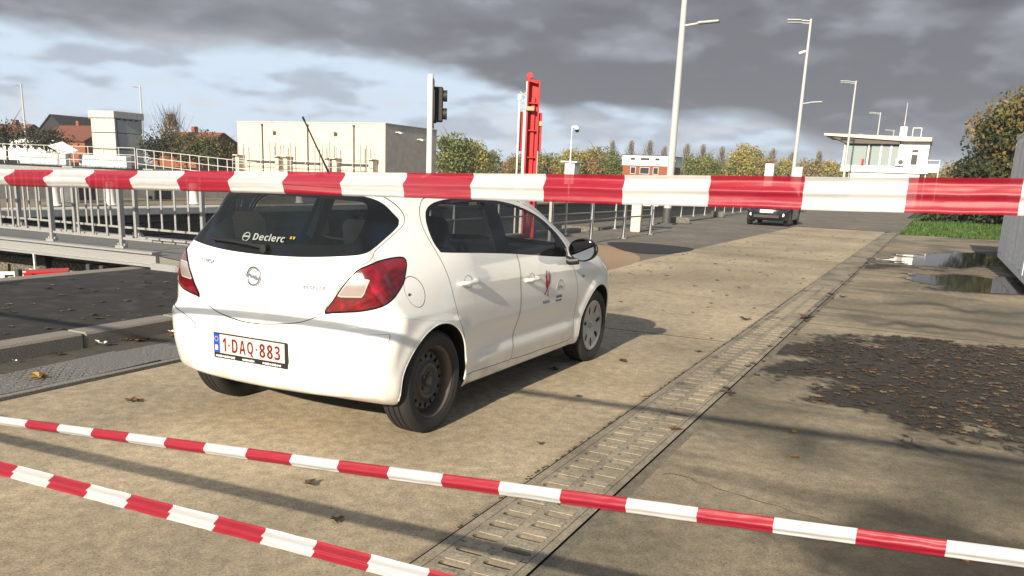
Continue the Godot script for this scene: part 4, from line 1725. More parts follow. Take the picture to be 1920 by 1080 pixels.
	for k in 12:
		var a := TAU * k / 12
		stars.box(Vector3(-0.239 + cos(a) * 0.013, 0.026 + sin(a) * 0.013, 0.0026), Vector3(0.0038, 0.0038, 0.001), Basis(Vector3.BACK, 0.785))
	part("star_ring", stars, mat("star_yellow", 0.7, 0.5, 0.03, 0.4), plate)
	var pr := mat("plate_red", 0.13, 0.010, 0.012, 0.4)
	var px := -0.193
	for ch: Array in [["1", 0.026], ["-", 0.020], ["D", 0.043], ["A", 0.046], ["Q", 0.045], ["-", 0.020], ["8", 0.042], ["8", 0.042], ["3", 0.040]]:
		var hgt := 0.078 if ch[0] != "-" else 0.011
		if ch[0] == "Q":
			hgt = 0.086
		lettering("plate_character", ch[0], Transform3D(Basis.IDENTITY, Vector3(px + ch[1] / 2.0, -0.002 if ch[0] != "Q" else -0.006, 0.0026)), ch[1] * (0.55 if ch[0] == "-" else 1.0), hgt, pr, plate, "Droid Sans", 600)
		px += ch[1] + (0.0125 if ch[0] != "-" else 0.012)
	var hl := Mb.new()
	for q: Array in [[-0.245, 9, 0.0165], [-0.045, 7, 0.0130], [0.105, 8, 0.0170]]:
		for k: int in q[1]:
			hl.box(pc + Vector3(q[0] + k * q[2], -0.0715, 0.0055), Vector3(q[2] * 0.72, 0.0085 + 0.002 * ((k * 7) % 3), 0.001))
	part("holder_lettering", hl, mats["white_plastic"], car).set_meta("kind", "stuff")
	# bumper tow-eye cover
	var tw := Mb.new()
	var tp := on_rear(0.52, 0.475)
	var tpts := []
	for k in 21:
		var a := TAU * k / 20
		var o := on_rear(0.52 + cos(a) * 0.026, 0.475 + sin(a) * 0.026)
		tpts.append(o)
	tw.tube(tpts, [0.0012], 5, false)
	part("towing_eye_cover", tw, mats["grey_paint"], car)
	# rear window sticker
	var st := Basis(Vector3.RIGHT, -0.56)
	var sc := on_rear(0.03, 1.108)
	lettering("window_sticker", "Declerc", Transform3D(st, sc + Vector3(0, 0.003, 0.005)), 0.225, 0.044, mats["sticker_grey"], car, "Droid Sans", 700, true)
	var sl := Mb.new()
	var so := on_rear(-0.135, 1.102) + Vector3(0, 0.003, 0.005)
	var srg := []
	for k in 25:
		var a := TAU * k / 24
		srg.append(so + st * Vector3(cos(a) * 0.024, sin(a) * 0.026, 0.001))
	sl.tube(srg, [0.0035], 6, false)
	sl.box(so + st * Vector3(0, 0.002, 0.001), Vector3(0.046, 0.009, 0.002), st)
	part("sticker_logo", sl, mats["sticker_grey"], car)
	sl = Mb.new()
	for k in 2:
		sl.box(on_rear(0.178 + 0.02 * k, 1.116) + Vector3(0, 0.003, 0.005), Vector3(0.012, 0.016, 0.002), st)
	part("sticker_mark", sl, mat("sticker_gold", 0.3, 0.24, 0.03, 0.5), car)
	# aerial on the roof
	var ae := Mb.new()
	ae.lathe([Vector2(0.030, 0), Vector2(0.026, 0.012), Vector2(0.012, 0.022), Vector2(0, 0.024)], 16, Transform3D(Basis.IDENTITY, Vector3(0, 1.447, 0.015)))
	ae.tube([Vector3(0, 1.452, -0.08), Vector3(0, 1.56, 0.0), Vector3(0, 1.774, 0.159)], [0.008, 0.0052, 0.0042], 8)
	ae.tube([Vector3(0, 1.755, 0.145), Vector3(0, 1.776, 0.161)], [0.006], 8)
	part("roof_aerial", ae, mats["black_plastic"], car)

	# marks on the front doors
	var rooster := [
		[-0.030, 0.062, -0.012, 0.085, 0.000, 0.070, 0.002, 0.040, 0.018, 0.022, 0.030, 0.000, 0.018, -0.022, -0.006, -0.022, -0.024, -0.002, -0.026, 0.030],
		[0.018, 0.010, 0.026, 0.050, 0.022, 0.085, 0.036, 0.092, 0.044, 0.055, 0.036, 0.012],
		[0.034, 0.010, 0.050, 0.045, 0.056, 0.078, 0.066, 0.060, 0.058, 0.020, 0.040, -0.006],
		[-0.010, -0.018, -0.030, -0.040, -0.050, -0.046, -0.048, -0.056, -0.024, -0.052, -0.002, -0.026],
		[0.008, -0.020, 0.014, -0.050, 0.004, -0.064, 0.030, -0.064, 0.024, -0.046, 0.020, -0.018],
		[-0.026, 0.066, -0.044, 0.060, -0.030, 0.054], [-0.022, 0.082, -0.018, 0.100, -0.010, 0.086, -0.004, 0.098, -0.002, 0.078],
	]
	var rm_m := mat("emblem_red", 0.42, 0.02, 0.03, 0.5)
	var ink := mat("grey_ink", 0.16, 0.16, 0.17, 0.5)
	var ink2 := mat("green_ink", 0.20, 0.23, 0.22, 0.5)
	for s: float in [1.0, -1.0]:
		var dr := car.get_node("front_door" if s > 0 else "front_door_001")
		var em2 := Mb.new()
		for flat_poly: Array in rooster:
			var rp := PackedVector2Array(pv(flat_poly))
			var tri_r := Geometry2D.triangulate_polygon(rp)
			for k in range(0, tri_r.size(), 3):
				var pts := []
				for m in 3:
					var p := rp[tri_r[k + m]]
					pts.append(on_side(1.44 + p.x * 0.9 * s, 0.742 + p.y * 1.15, s) + Vector3(s * 0.0015, 0, 0))
				em2.flat(pts, Vector3(s, 0, 0))
		part("rooster_emblem", em2, rm_m, dr)
		var rot := Basis(Vector3.UP, PI / 2 * s)
		lettering("emblem_lettering", "Wallonie", Transform3D(rot, on_side(1.44, 0.628, s) + Vector3(s * 0.002, 0, 0)), 0.115, 0.026, ink, dr)
		var arc := Mb.new()
		var ap := []
		for k in 15:
			var a := lerpf(0.35, PI - 0.05, k / 14.0)
			ap.append(on_side(1.675 + cos(a) * 0.065, 0.70 + sin(a) * 0.065, s) + Vector3(s * 0.001, 0, 0))
		arc.tube(ap, [0.002], 5)
		part("arc_emblem", arc, ink2, dr)
		lettering("emblem_lettering", "SPW", Transform3D(rot, on_side(1.675, 0.712, s) + Vector3(s * 0.002, 0, 0)), 0.085, 0.028, ink2, dr, "Droid Sans", 400)
		lettering("emblem_lettering", "Mobilité", Transform3D(rot, on_side(1.67, 0.645, s) + Vector3(s * 0.002, 0, 0)), 0.10, 0.020, ink, dr)
		lettering("emblem_lettering", "hydraulique", Transform3D(rot, on_side(1.67, 0.613, s) + Vector3(s * 0.002, 0, 0)), 0.10, 0.020, ink, dr)
		var rep := Mb.new()
		rep.box(on_side(2.13, 0.755, s), Vector3(0.012, 0.022, 0.05), Basis.IDENTITY, 0.005)
		part("side_repeater", rep, mats["grey_paint"], car)


# ------------------------------------------------------------------ lock, far bank
func build_lock() -> void:
	var b := Mb.new()
	b.flat([Vector3(-22.5, -2.3, 250), Vector3(-9.0, -2.3, 250), Vector3(-9.0, -2.3, -3500), Vector3(-22.5, -2.3, -3500)], Vector3.UP)
	struct("canal_water", b, mats["water"])
	# near chamber wall: body, coping, courses
	b = Mb.new()
	b.box(Vector3(-9.05, -2.1, -100.0), Vector3(0.6, 4.0, 700.0))
	struct("near_chamber_wall", b, mats["lock_concrete"])
	b = Mb.new()
	b.box(Vector3(-10.35, -1.95, -180.0), Vector3(1.9, 3.9, 306.0))
	struct("quay_extension", b, mats["lock_concrete"])
	b = Mb.new()
	b.box(Vector3(-9.55, -0.05, -7.0), Vector3(0.30, 0.33, 34.0), Basis.IDENTITY, 0.03)
	struct("near_coping", b, mats["kerb_stone"])
	var far := group_node("far_chamber_wall", self)
	far.set_meta("kind", "structure")
	b = Mb.new()
	b.box(Vector3(-22.35, -2.3, -100.0), Vector3(1.3, 4.4, 700.0))
	part("wall_core", b, mats["lock_concrete"], far)
	for r in 6:
		for k in 14:
			b = Mb.new()
			var g := 0.72 + 0.5 * rng.randf()
			if r < 2:
				g *= 0.6
			b.col = Color(g, g * 0.98, g * 0.93)
			b.box(Vector3(-21.66 + rng.randf_range(-0.02, 0.02), -2.2 + r * 0.38 + 0.19, 3.0 - k * 2.6 - (1.3 if r % 2 else 0.0)), Vector3(0.12, 0.36, 2.585), Basis.IDENTITY, 0.02)
			part("stone", b, mats["lock_concrete"], far)
	for k in 12:
		b = Mb.new()
		b.box(Vector3(-21.75, 0.06, 3.0 - k * 3.2), Vector3(0.7, 0.24, 3.185), Basis.IDENTITY, 0.03)
		part("coping_stone", b, mats["pale_concrete"], far)
	b = Mb.new()
	sheet(b, -30.4, -22.1, -200.0, 40.0, 0.0, 1.0, 1.5, func(x: float, z: float) -> Color: return slab_tint(x * 0.4, z * 0.4) * 0.62)
	struct("far_quay", b, mats["concrete"])
	# terrace with its retaining wall
	b = Mb.new()
	b.box(Vector3(-30.6, 0.55, -60.0), Vector3(0.4, 1.15, 260.0), Basis.IDENTITY, 0.02)
	var rw := part("retaining_wall", b, mats["pale_concrete"], self)
	tag(rw, "long low grey retaining wall behind the far quay", "wall")
	b = Mb.new()
	sheet(b, -400.0, -30.8, -320.0, 60.0, 1.06, 6.0, 6.0, grass_tint)
	struct("terrace", b, mats["earth"])
	# bollards and dark cabinets on the far quay
	var names := ["first", "second", "third", "fourth"]
	var spots := [Vector3(-25.4, 0, -18.6), Vector3(-25.4, 0, -20.7), Vector3(-25.4, 0, -24.4), Vector3(-25.4, 0, -30.5)]
	var first: Node3D = null
	for k in spots.size():
		if first == null:
			first = thing("mooring_bollard", "white mooring bollard on the far quay, leftmost seen between the railing bars", "bollard", spots[0], 0.0, "white bollards on the far quay")
			b = Mb.new()
			b.lathe([Vector2(0.22, 0), Vector2(0.22, 0.06), Vector2(0.17, 0.08), Vector2(0.16, 0.55), Vector2(0.22, 0.62), Vector2(0.22, 0.72), Vector2(0.15, 0.80), Vector2(0, 0.82)], 20, Transform3D.IDENTITY)
			part("bollard_post", b, mats["white_steel"], first)
			b = Mb.new()
			b.box(Vector3(0, 0.012, 0), Vector3(0.56, 0.03, 0.56), Basis.IDENTITY, 0.01)
			part("base_plate", b, mats["dark_grey"], first)
		else:
			dup(first, spots[k], 0.0, "white mooring bollard on the far quay, %s from the left between the railing bars" % names[k])
	var cab: Node3D = null
	var cs := [[Vector3(-28.6, 0, -22.0), "grey steel control cabinet on the far quay, behind the left end of the railing"], [Vector3(-28.6, 0, -25.6), "grey steel control cabinet on the far quay, in the middle of three"], [Vector3(-28.6, 0, -29.8), "grey steel control cabinet on the far quay, nearest to the white car's window"]]
	for q: Array in cs:
		if cab == null:
			cab = thing("control_cabinet", q[1], "cabinet", q[0], 0.0, "cabinets on the far quay")
			b = Mb.new()
			b.box(Vector3(0, 0.62, 0), Vector3(0.5, 1.15, 0.9), Basis.IDENTITY, 0.02)
			part("housing", b, mats["dark_grey"], cab)
			b = Mb.new()
			b.box(Vector3(0, 1.22, 0), Vector3(0.56, 0.05, 0.96), Basis.IDENTITY, 0.01)
			part("lid", b, mats["grey_paint"], cab)
			for s: float in [-0.22, 0.22]:
				b = Mb.new()
				b.box(Vector3(0.256, 0.62, s), Vector3(0.012, 1.0, 0.40), Basis.IDENTITY, 0.004)
				part("door", b, mats["dark_grey"], cab)
		else:
			dup(cab, q[0], 0.0, q[1])
	b = Mb.new()
	b.box(Vector3(-27.6, 0.55, -20.6), Vector3(0.6, 1.1, 0.7), Basis.IDENTITY, 0.02)
	b.box(Vector3(-27.6, 1.13, -20.6), Vector3(0.66, 0.06, 0.76), Basis.IDENTITY, 0.01)
	tag(part("concrete_block", b, mats["white_wall"], self), "square white concrete pillar on the far quay beside the bollards", "pillar")
	build_footbridge()
	# under the bridge: ledge, red mooring arm, white marker board, posts
	b = Mb.new()
	b.box(Vector3(-10.25, -1.7, -4.0), Vector3(1.1, 2.4, 11.0), Basis.IDENTITY, 0.03)
	struct("chamber_ledge", b, mats["lock_concrete"])
	var ra := thing("dock_fender", "red steel fender with a grey plate below the footbridge at the quay edge", "fender", Vector3(-10.3, -0.42, -7.34), 0.9)
	b = Mb.new()
	b.prism(PackedVector2Array(pv([-0.27, 0.38, 0.25, 0.40, 0.28, 0.16, 0.14, 0.12, 0.08, -0.10, -0.02, -0.10])), Transform3D(Basis.IDENTITY, Vector3(0, 0.1, -0.2)), 0.4)
	part("fender_body", b, mats["red_steel"], ra)
	b = Mb.new()
	b.box(Vector3(0.17, 0.27, 0.212), Vector3(0.09, 0.17, 0.02), Basis(Vector3.BACK, 0.2), 0.004)
	part("marking_plate", b, mats["grey_paint"], ra)
	b = Mb.new()
	b.box(Vector3(0.05, -0.08, 0.0), Vector3(0.3, 0.14, 0.3), Basis.IDENTITY, 0.02)
	part("fender_foot", b, mats["dark_grey"], ra)
	var wb := thing("marker_board", "white board with a black mark beside the red fender, cut by the frame edge", "board", Vector3(-10.65, -0.36, -6.75), 0.9)
	b = Mb.new()
	b.box(Vector3(0, 0.28, 0), Vector3(0.9, 0.30, 0.04), Basis.IDENTITY, 0.006)
	part("board_face", b, mats["white_plastic"], wb)
	b = Mb.new()
	for q: Array in [[0.0, 0.34, 0.03, 0.10], [0.04, 0.38, 0.08, 0.02], [0.04, 0.30, 0.06, 0.02], [0.0, 0.24, 0.03, 0.05]]:
		b.box(Vector3(0.22 + q[0], q[1], 0.022), Vector3(q[2], q[3], 0.006))
	part("board_mark", b, mats["dark_opening"], wb)
	b = Mb.new()
	b.box(Vector3(0, 0.06, 0), Vector3(0.9, 0.1, 0.06), Basis.IDENTITY, 0.01)
	part("board_rail", b, mat("olive_paint", 0.12, 0.13, 0.05, 0.6), wb)
	b = Mb.new()
	b.bar(Vector3(-10.2, -0.5, -6.88), Vector3(-10.2, 0.13, -6.88), 0.07, 0.07, 0.01)
	tag(part("mooring_post", b, mats["dark_grey"], self), "short black post between the white board and the red fender", "post")


func rail_bars(parent: Node, a: Vector3, d: Vector3, n: int, gap: float, y0: float, y1: float) -> void:
	for k in n:
		var b := Mb.new()
		var p := a + d * (gap * k)
		b.box(p + Vector3(0, (y0 + y1) / 2.0, 0), Vector3(0.034, y1 - y0, 0.014))
		part("baluster", b, mats["galvanised"], parent)


func build_footbridge() -> void:
	var y := 0.27
	var fb := thing("footbridge", "galvanised footbridge deck on girders across the lock, left of the white car", "footbridge")
	var b := Mb.new()
	for z: float in [-8.15, -9.75]:
		b.box(Vector3(-15.4, y - 0.115, z), Vector3(12.4, 0.03, 0.14))
		b.box(Vector3(-15.4, y - 0.03, z), Vector3(12.4, 0.15, 0.05))
		b.box(Vector3(-15.4, y + 0.055, z), Vector3(12.4, 0.03, 0.16))
	part("girder", b, mats["galvanised"], fb)
	for k in 8:
		b = Mb.new()
		b.box(Vector3(-9.95 - k * 1.5, y - 0.02, -8.95), Vector3(1.49, 0.05, 1.44), Basis.IDENTITY, 0.008)
		part("deck_plate", b, mats["checker_plate"], fb)
	for x: float in [-10.35, -10.62, -13.4]:
		b = Mb.new()
		b.bar(Vector3(x, -0.55, -8.2), Vector3(x + 0.02, y - 0.2, -8.2), 0.07, 0.07, 0.01)
		part("support_leg", b, mats["dark_grey"], fb)
	b = Mb.new()
	b.bar(Vector3(-11.55, y - 0.36, -8.05), Vector3(-11.55, y - 0.12, -8.05), 0.025, 0.025)
	b.box(Vector3(-11.55, y - 0.35, -8.05), Vector3(0.20, 0.02, 0.06))
	part("guide_bracket", b, mats["white_steel"], fb)
	var tx := ["near", "back"]
	for e in 2:
		var z: float = [-8.22, -9.68][e]
		var rl := thing("bridge_railing", "galvanised bar railing along the %s side of the footbridge" % tx[e], "railing", Vector3.ZERO, 0.0, "railings of the footbridge")
		for q: Array in [[y + 1.06, 0.05], [y + 0.20, 0.035]]:
			b = Mb.new()
			b.bar(Vector3(-9.35 if e == 0 else -9.2, q[0], z), Vector3(-21.5, q[0], z), 0.02 if q[1] < 0.04 else 0.05, q[1], 0.004)
			part("handrail" if q[1] > 0.04 else "bottom_rail", b, mats["galvanised"], rl)
		for k in 9:
			var x := -9.92 - k * 1.42
			b = Mb.new()
			b.bar(Vector3(x, y + 0.06, z), Vector3(x, y + 1.05, z), 0.05, 0.075, 0.006)
			b.box(Vector3(x, y + 0.08, z + (0.03 if e == 0 else -0.03)), Vector3(0.16, 0.05, 0.06))
			b.box(Vector3(x - 0.06, y + 0.11, z), Vector3(0.03, 0.05, 0.05))
			b.box(Vector3(x + 0.06, y + 0.11, z), Vector3(0.03, 0.05, 0.05))
			part("rail_post", b, mats["galvanised"], rl)
			rail_bars(rl, Vector3(x - 0.284, 0, z), Vector3(-1, 0, 0), 4, 0.284, y + 0.2, y + 1.05)
	# the lock gate under the bridge: weathered planks between posts
	var lg := thing("lock_gate", "weathered grey-brown lock gate of horizontal planks below the footbridge", "lock gate")
	for r in 6:
		for k in 4:
			b = Mb.new()
			b.col = Color(1, 0.97, 0.92) * rng.randf_range(0.7, 1.15)
			b.box(Vector3(-10.95 - k * 3.0, -2.25 + r * 0.40, -8.98), Vector3(2.96, 0.385, 0.16), Basis.IDENTITY, 0.015)
			part("plank", b, mats["lock_concrete"], lg)
	for k in 5:
		b = Mb.new()
		b.box(Vector3(-9.46 - k * 3.0, -1.2, -8.88), Vector3(0.16, 2.4, 0.16), Basis.IDENTITY, 0.01)
		part("gate_post", b, mats["dark_grey"], lg)
	# flap ramp joining the bridge to the quay
	var rp := thing("bridge_ramp", "grey steel ramp plate from the footbridge down to the quay behind the white car", "ramp")
	b = Mb.new()
	b.flat([Vector3(-9.25, y + 0.02, -8.2), Vector3(-7.9, 0.14, -8.3), Vector3(-7.9, 0.14, -9.9), Vector3(-9.25, y + 0.02, -9.75)], Vector3(0.1, 1, 0).normalized())
	b.quad(Vector3(-9.3, y + 0.02, -8.18), Vector3(-9.3, -0.05, -8.18), Vector3(-7.9, 0.0, -8.28), Vector3(-7.9, 0.14, -8.28))
	part("ramp_plate", b, mats["checker_plate"], rp)
	b = Mb.new()
	b.box(Vector3(-9.0, 0.02, -8.1), Vector3(0.5, 0.36, 0.10), Basis.IDENTITY, 0.03)
	part("hinge_block", b, mats["galvanised"], rp)


# ------------------------------------------------------------------ buildings
func window_at(parent: Node, c: Vector3, w: float, h: float, face: String, called := "window") -> void:
	var g := group_node(called, parent, c)
	if face == "x":
		g.rotation.y = PI / 2
	var b := Mb.new()
	b.box(Vector3(0, 0, 0.0), Vector3(w, h, 0.06))
	part("pane", b, mats["dark_opening"], g)
	b = Mb.new()
	for s: float in [-1.0, 1.0]:
		b.box(Vector3(s * (w / 2 + 0.03), 0, 0.02), Vector3(0.06, h + 0.12, 0.10))
		b.box(Vector3(0, s * (h / 2 + 0.03), 0.02), Vector3(w, 0.06, 0.10))
	part("frame", b, mats["white_wall"], g)


func build_buildings() -> void:
	# pumping hall across the lock
	var hall := thing("machine_hall", "long windowless cream hall across the lock with dark downpipes", "building", Vector3(-51.15, 0, -66.9))
	var b := Mb.new()
	b.box(Vector3(0, 2.6, 0), Vector3(16.5, 5.75, 8.4))
	part("wall", b, mats["cream_wall"], hall)
	b = Mb.new()
	b.box(Vector3(0, 5.52, 0), Vector3(16.62, 0.09, 8.52), Basis.IDENTITY, 0.01)
	part("roof_edge", b, mats["pale_concrete"], hall)
	for x: float in [-5.22, 0.0, 5.02]:
		b = Mb.new()
		b.tube([Vector3(x, 0.6, 4.27), Vector3(x, 5.3, 4.27)], [0.055], 8)
		b.box(Vector3(x, 5.28, 4.27), Vector3(0.2, 0.16, 0.14))
		part("downpipe", b, mats["dark_grey"], hall)
	for x: float in [-7.6, -6.9, -3.8, -3.1, -2.2, -1.4, 1.3, 2.1, 2.9, 3.6, 6.2, 6.8]:
		b = Mb.new()
		b.tube([Vector3(x, 0.6, 4.9), Vector3(x, 3.4 + 0.5 * fposmod(x * 1.7, 1.0), 4.9)], [0.05], 8)
		part("vent_pipe", b, mats["galvanised"], hall)
	for x: float in [-3.8, 3.05]:
		b = Mb.new()
		b.bar(Vector3(x, 4.78, 4.2), Vector3(x, 4.78, 4.55), 0.08, 0.06)
		b.box(Vector3(x, 4.74, 4.7), Vector3(0.42, 0.12, 0.4), Basis(Vector3.RIGHT, 0.3), 0.03)
		part("wall_lamp", b, mats["white_steel"], hall)
	for q: Array in [[2.6, 4.9], [-0.9, 4.5]]:
		b = Mb.new()
		b.bar(Vector3(8.25, q[1], q[0]), Vector3(8.6, q[1], q[0]), 0.08, 0.06)
		b.box(Vector3(8.75, q[1] - 0.05, q[0]), Vector3(0.4, 0.12, 0.42), Basis(Vector3.BACK, -0.3), 0.03)
		part("wall_lamp", b, mats["white_steel"], hall)
	for q: Array in [[-5.3, 4.2], [-0.3, 4.0], [4.6, 4.3]]:
		b = Mb.new()
		b.box(Vector3(q[0], 2.02, 4.26), Vector3(q[1] - 0.5, 0.16, 0.16))
		part("wall_duct", b, mats["dark_grey"], hall)
	for x: float in [-7.7, -3.0, -2.0, 2.6, 3.4, 7.3]:
		b = Mb.new()
		b.box(Vector3(x, 1.7, 4.62), Vector3(0.42, 1.5, 0.7), Basis.IDENTITY, 0.02)
		b.box(Vector3(x, 2.5, 4.75), Vector3(0.6, 0.10, 1.0), Basis.IDENTITY, 0.02)
		part("gate_housing", b, mats["cream_wall"], hall)
	# concrete tower
	var tw := thing("concrete_tower", "square grey concrete tower with stained top beyond the far bank railing", "tower", Vector3(-81.6, 1.06, -67.9))
	b = Mb.new()
	b.box(Vector3(0, 2.7, 0), Vector3(3.4, 5.4, 3.4))
	part("core", b, mats["dark_grey"], tw)
	for r in 3:
		var y0: float = [0.0, 1.72, 3.42][r]
		var hh := 1.62
		b = Mb.new()
		b.box(Vector3(0, y0 + hh / 2, 1.74), Vector3(3.62, hh, 0.12), Basis.IDENTITY, 0.02)
		part("wall_panel", b, mats["pale_concrete"], tw)
		b = Mb.new()
		b.box(Vector3(1.74, y0 + hh / 2, -0.07), Vector3(0.12, hh, 3.48), Basis.IDENTITY, 0.02)
		part("wall_panel", b, mats["pale_concrete"], tw)
		b = Mb.new()
		b.box(Vector3(-1.74, y0 + hh / 2, -0.07), Vector3(0.12, hh, 3.48), Basis.IDENTITY, 0.02)
		part("wall_panel", b, mats["pale_concrete"], tw)
	b = Mb.new()
	b.box(Vector3(0, 5.26, 0), Vector3(3.95, 0.72, 3.95), Basis.IDENTITY, 0.03)
	part("top_ring", b, mats["pale_concrete"], tw)
	for k in 4:
		b = Mb.new()
		b.box(Vector3(1.82, 4.80, 1.2 - k * 0.75), Vector3(0.08, 0.14, 0.42))
		part("vent_slot", b, mats["dark_opening"], tw)
	b = Mb.new()
	b.box(Vector3(1.83, 2.6, 1.55), Vector3(0.06, 5.2, 0.16))
	part("cable_trunk", b, mats["dark_grey"], tw)
	# low white walls on the terrace
	for q: Array in [[-61.0, -56.0, "long low white wall on the grass terrace, left of the slanted desk"], [-54.6, -49.9, "low white wall with an open right end on the grass terrace"]]:
		b = Mb.new()
		b.box(Vector3((q[0] + q[1]) / 2, 1.42, -42.3), Vector3(q[1] - q[0], 0.86, 0.5), Basis.IDENTITY, 0.04)
		tag(part("low_wall", b, mats["white_wall"], self), q[2], "wall")
	var dk := thing("slanted_desk", "white slanted desk on legs between the two low white walls", "desk", Vector3(-54.95, 1.06, -41.2))
	b = Mb.new()
	b.box(Vector3(0, 1.15, 0), Vector3(1.7, 0.10, 1.1), Basis(Vector3.BACK, -0.35) * Basis(Vector3.RIGHT, 0.3), 0.02)
	part("desk_top", b, mats["white_steel"], dk)
	for s: float in [-0.6, 0.6]:
		b = Mb.new()
		b.bar(Vector3(s, 0, 0), Vector3(s, 1.15 - s * 0.3, 0), 0.1, 0.1)
		part("leg", b, mats["grey_paint"], dk)
	# far bank railings
	far_railing(Vector3(-64.0, 1.06, -40.0), Vector3(-46.6, 1.06, -40.0), 1.3, 13, "white pipe railing along the grass terrace on the far bank")
	far_railing(Vector3(-46.4, 0.95, -40.0), Vector3(-36.5, 0.40, -40.0), 1.35, 14, "white pipe railing going down the ramp left of the cream hall")
	far_railing(Vector3(-58.5, 0.9, -61.0), Vector3(-43.4, 0.85, -61.0), 1.3, 10, "white pipe railing in front of the cream hall")
	build_houses()
	build_control_house()


func far_railing(a: Vector3, c: Vector3, h: float, n: int, label: String) -> void:
	var r := thing("pipe_railing", label, "railing")
	for y: float in [1.0, 0.66, 0.33]:
		var b := Mb.new()
		b.tube([a + Vector3(0, h * y, 0), c + Vector3(0, h * y, 0)], [0.024], 6)
		part("rail", b, mats["rail_grey"], r)
	for k in n:
		var b := Mb.new()
		var p := a.lerp(c, float(k) / (n - 1))
		b.tube([p, p + Vector3(0, h, 0)], [0.030], 6)
		part("post", b, mats["rail_grey"], r)


func gable_house(at: Vector3, w: float, d: float, wall_h: float, ridge: float, wall: String, roof: String, label: String, turn := 0.0) -> void:
	var hs := thing("house", label, "house", at, turn)
	var b := Mb.new()
	b.box(Vector3(0, wall_h / 2, 0), Vector3(w, wall_h, d))
	for s: float in [-1.0, 1.0]:
		b.flat([Vector3(-w / 2, wall_h, s * d / 2), Vector3(w / 2, wall_h, s * d / 2), Vector3(0, ridge, s * d / 2)], Vector3(0, 0, s))
	part("wall", b, mats[wall], hs)
	var rf := group_node("roof", hs)
	for s: float in [-1.0, 1.0]:
		b = Mb.new()
		var run := Vector3(s * (w / 2 + 0.35), wall_h - 0.35 * (ridge - wall_h) / (w / 2), 0)
		var top := Vector3(0, ridge, 0)
		var mid := (run + top) / 2.0
		var dir := (top - run).normalized()
		var nn := Vector3(dir.y, -dir.x, 0) * (-1.0 if s < 0 else 1.0)
		if nn.y < 0:
			nn = -nn
		b.box(mid + nn * 0.08, Vector3((top - run).length(), 0.14, d + 0.6), Basis(dir, nn, dir.cross(nn)), 0.02)
		part("roof_slope", b, mats[roof], rf)
	b = Mb.new()
	b.box(Vector3(w * 0.12, ridge + 0.35, -d * 0.25), Vector3(0.6, 1.1, 0.6))
	part("chimney", b, mats["brick_wall"], rf)
	for s: float in [-0.25, 0.25]:
		window_at(hs, Vector3(s * w, wall_h * 0.55, d / 2), 1.1, 1.2, "z")


func build_houses() -> void:
	gable_house(Vector3(-146.0, 1.0, -101.0), 9.5, 8.0, 3.0, 6.0, "brick_wall", "roof_tile", "low brick house with a red tiled roof at the far left edge", 1.57)
	gable_house(Vector3(-135.0, 1.0, -104.0), 9.0, 9.0, 4.2, 7.6, "dark_tile", "dark_tile", "dark gabled house with a black roof, tallest of the houses on the left")
	gable_house(Vector3(-126.5, 1.0, -99.0), 9.0, 11.0, 3.4, 5.8, "brick_wall", "roof_tile", "house with an orange tiled roof beside the concrete tower", 1.57)
	gable_house(Vector3(-139.5, 1.0, -112.0), 8.0, 9.0, 3.5, 6.4, "white_wall", "dark_tile", "white-walled house half hidden behind the dark gabled one", 0.5)
	gable_house(Vector3(-90.0, 1.0, -88.0), 9.0, 8.0, 2.4, 4.6, "brick_wall", "brick_wall", "low brown brick house behind the bushes right of the tower", 1.57)
	var gh := thing("long_shed", "long low white shed with many small windows in front of the houses", "shed", Vector3(-134.0, 1.06, -95.0))
	var b := Mb.new()
	b.box(Vector3(0, 1.7, 0), Vector3(15.5, 3.4, 4.0))
	part("wall", b, mats["white_wall"], gh)
	b = Mb.new()
	b.box(Vector3(0, 3.5, 0), Vector3(16.0, 0.25, 4.6), Basis.IDENTITY, 0.04)
	part("roof", b, mats["dark_grey"], gh)
	for k in 9:
		window_at(gh, Vector3(-6.8 + k * 1.7, 2.3, 2.0), 0.8, 0.9, "z")
	# brick and white office in the distance
	var of := thing("office_building", "small two-storey office, white above and orange brick below, left of the lamp post", "building", Vector3(-44.3, 0, -144.0))
	b = Mb.new()
	b.box(Vector3(0, 2.15, 0), Vector3(7.6, 4.3, 8.0))
	part("brick_storey", b, mats["brick_wall"], of)
	b = Mb.new()
	b.box(Vector3(0, 5.1, 0), Vector3(7.9, 1.62, 8.3))
	part("white_storey", b, mats["white_wall"], of)
	b = Mb.new()
	b.box(Vector3(0, 5.97, 0), Vector3(8.1, 0.10, 8.5))
	part("roof", b, mats["dark_grey"], of)
	for q: Array in [[-2.2, 0.75], [-0.1, 1.5], [2.0, 0.75]]:
		window_at(of, Vector3(q[0] + 0.1, 5.35, 4.15), q[1], 0.35, "z")
	for q: Array in [[-2.1, 0.8], [-0.1, 1.5], [1.8, 0.8]]:
		window_at(of, Vector3(q[0] + 0.1, 3.5, 4.0), q[1], 1.0, "z")
	for q: Array in [[2.4, 5.35, 0.4], [0.6, 5.35, 0.4], [2.4, 3.4, 1.1], [0.6, 3.4, 1.1]]:
		window_at(of, Vector3(3.95 if q[1] > 4.4 else 3.8, q[1], q[0]), 0.8, q[2], "x")
	var kb := thing("white_hut", "tiny white hut far away at the foot of the camera mast", "hut", Vector3(-36.0, 0, -88.0))
	b = Mb.new()
	b.box(Vector3(0, 1.6, 0), Vector3(1.1, 3.4, 1.4))
	part("wall", b, mats["white_wall"], kb)
	b = Mb.new()
	b.box(Vector3(0, 3.4, 0), Vector3(1.9, 0.14, 2.0))
	part("roof", b, mats["white_steel"], kb)


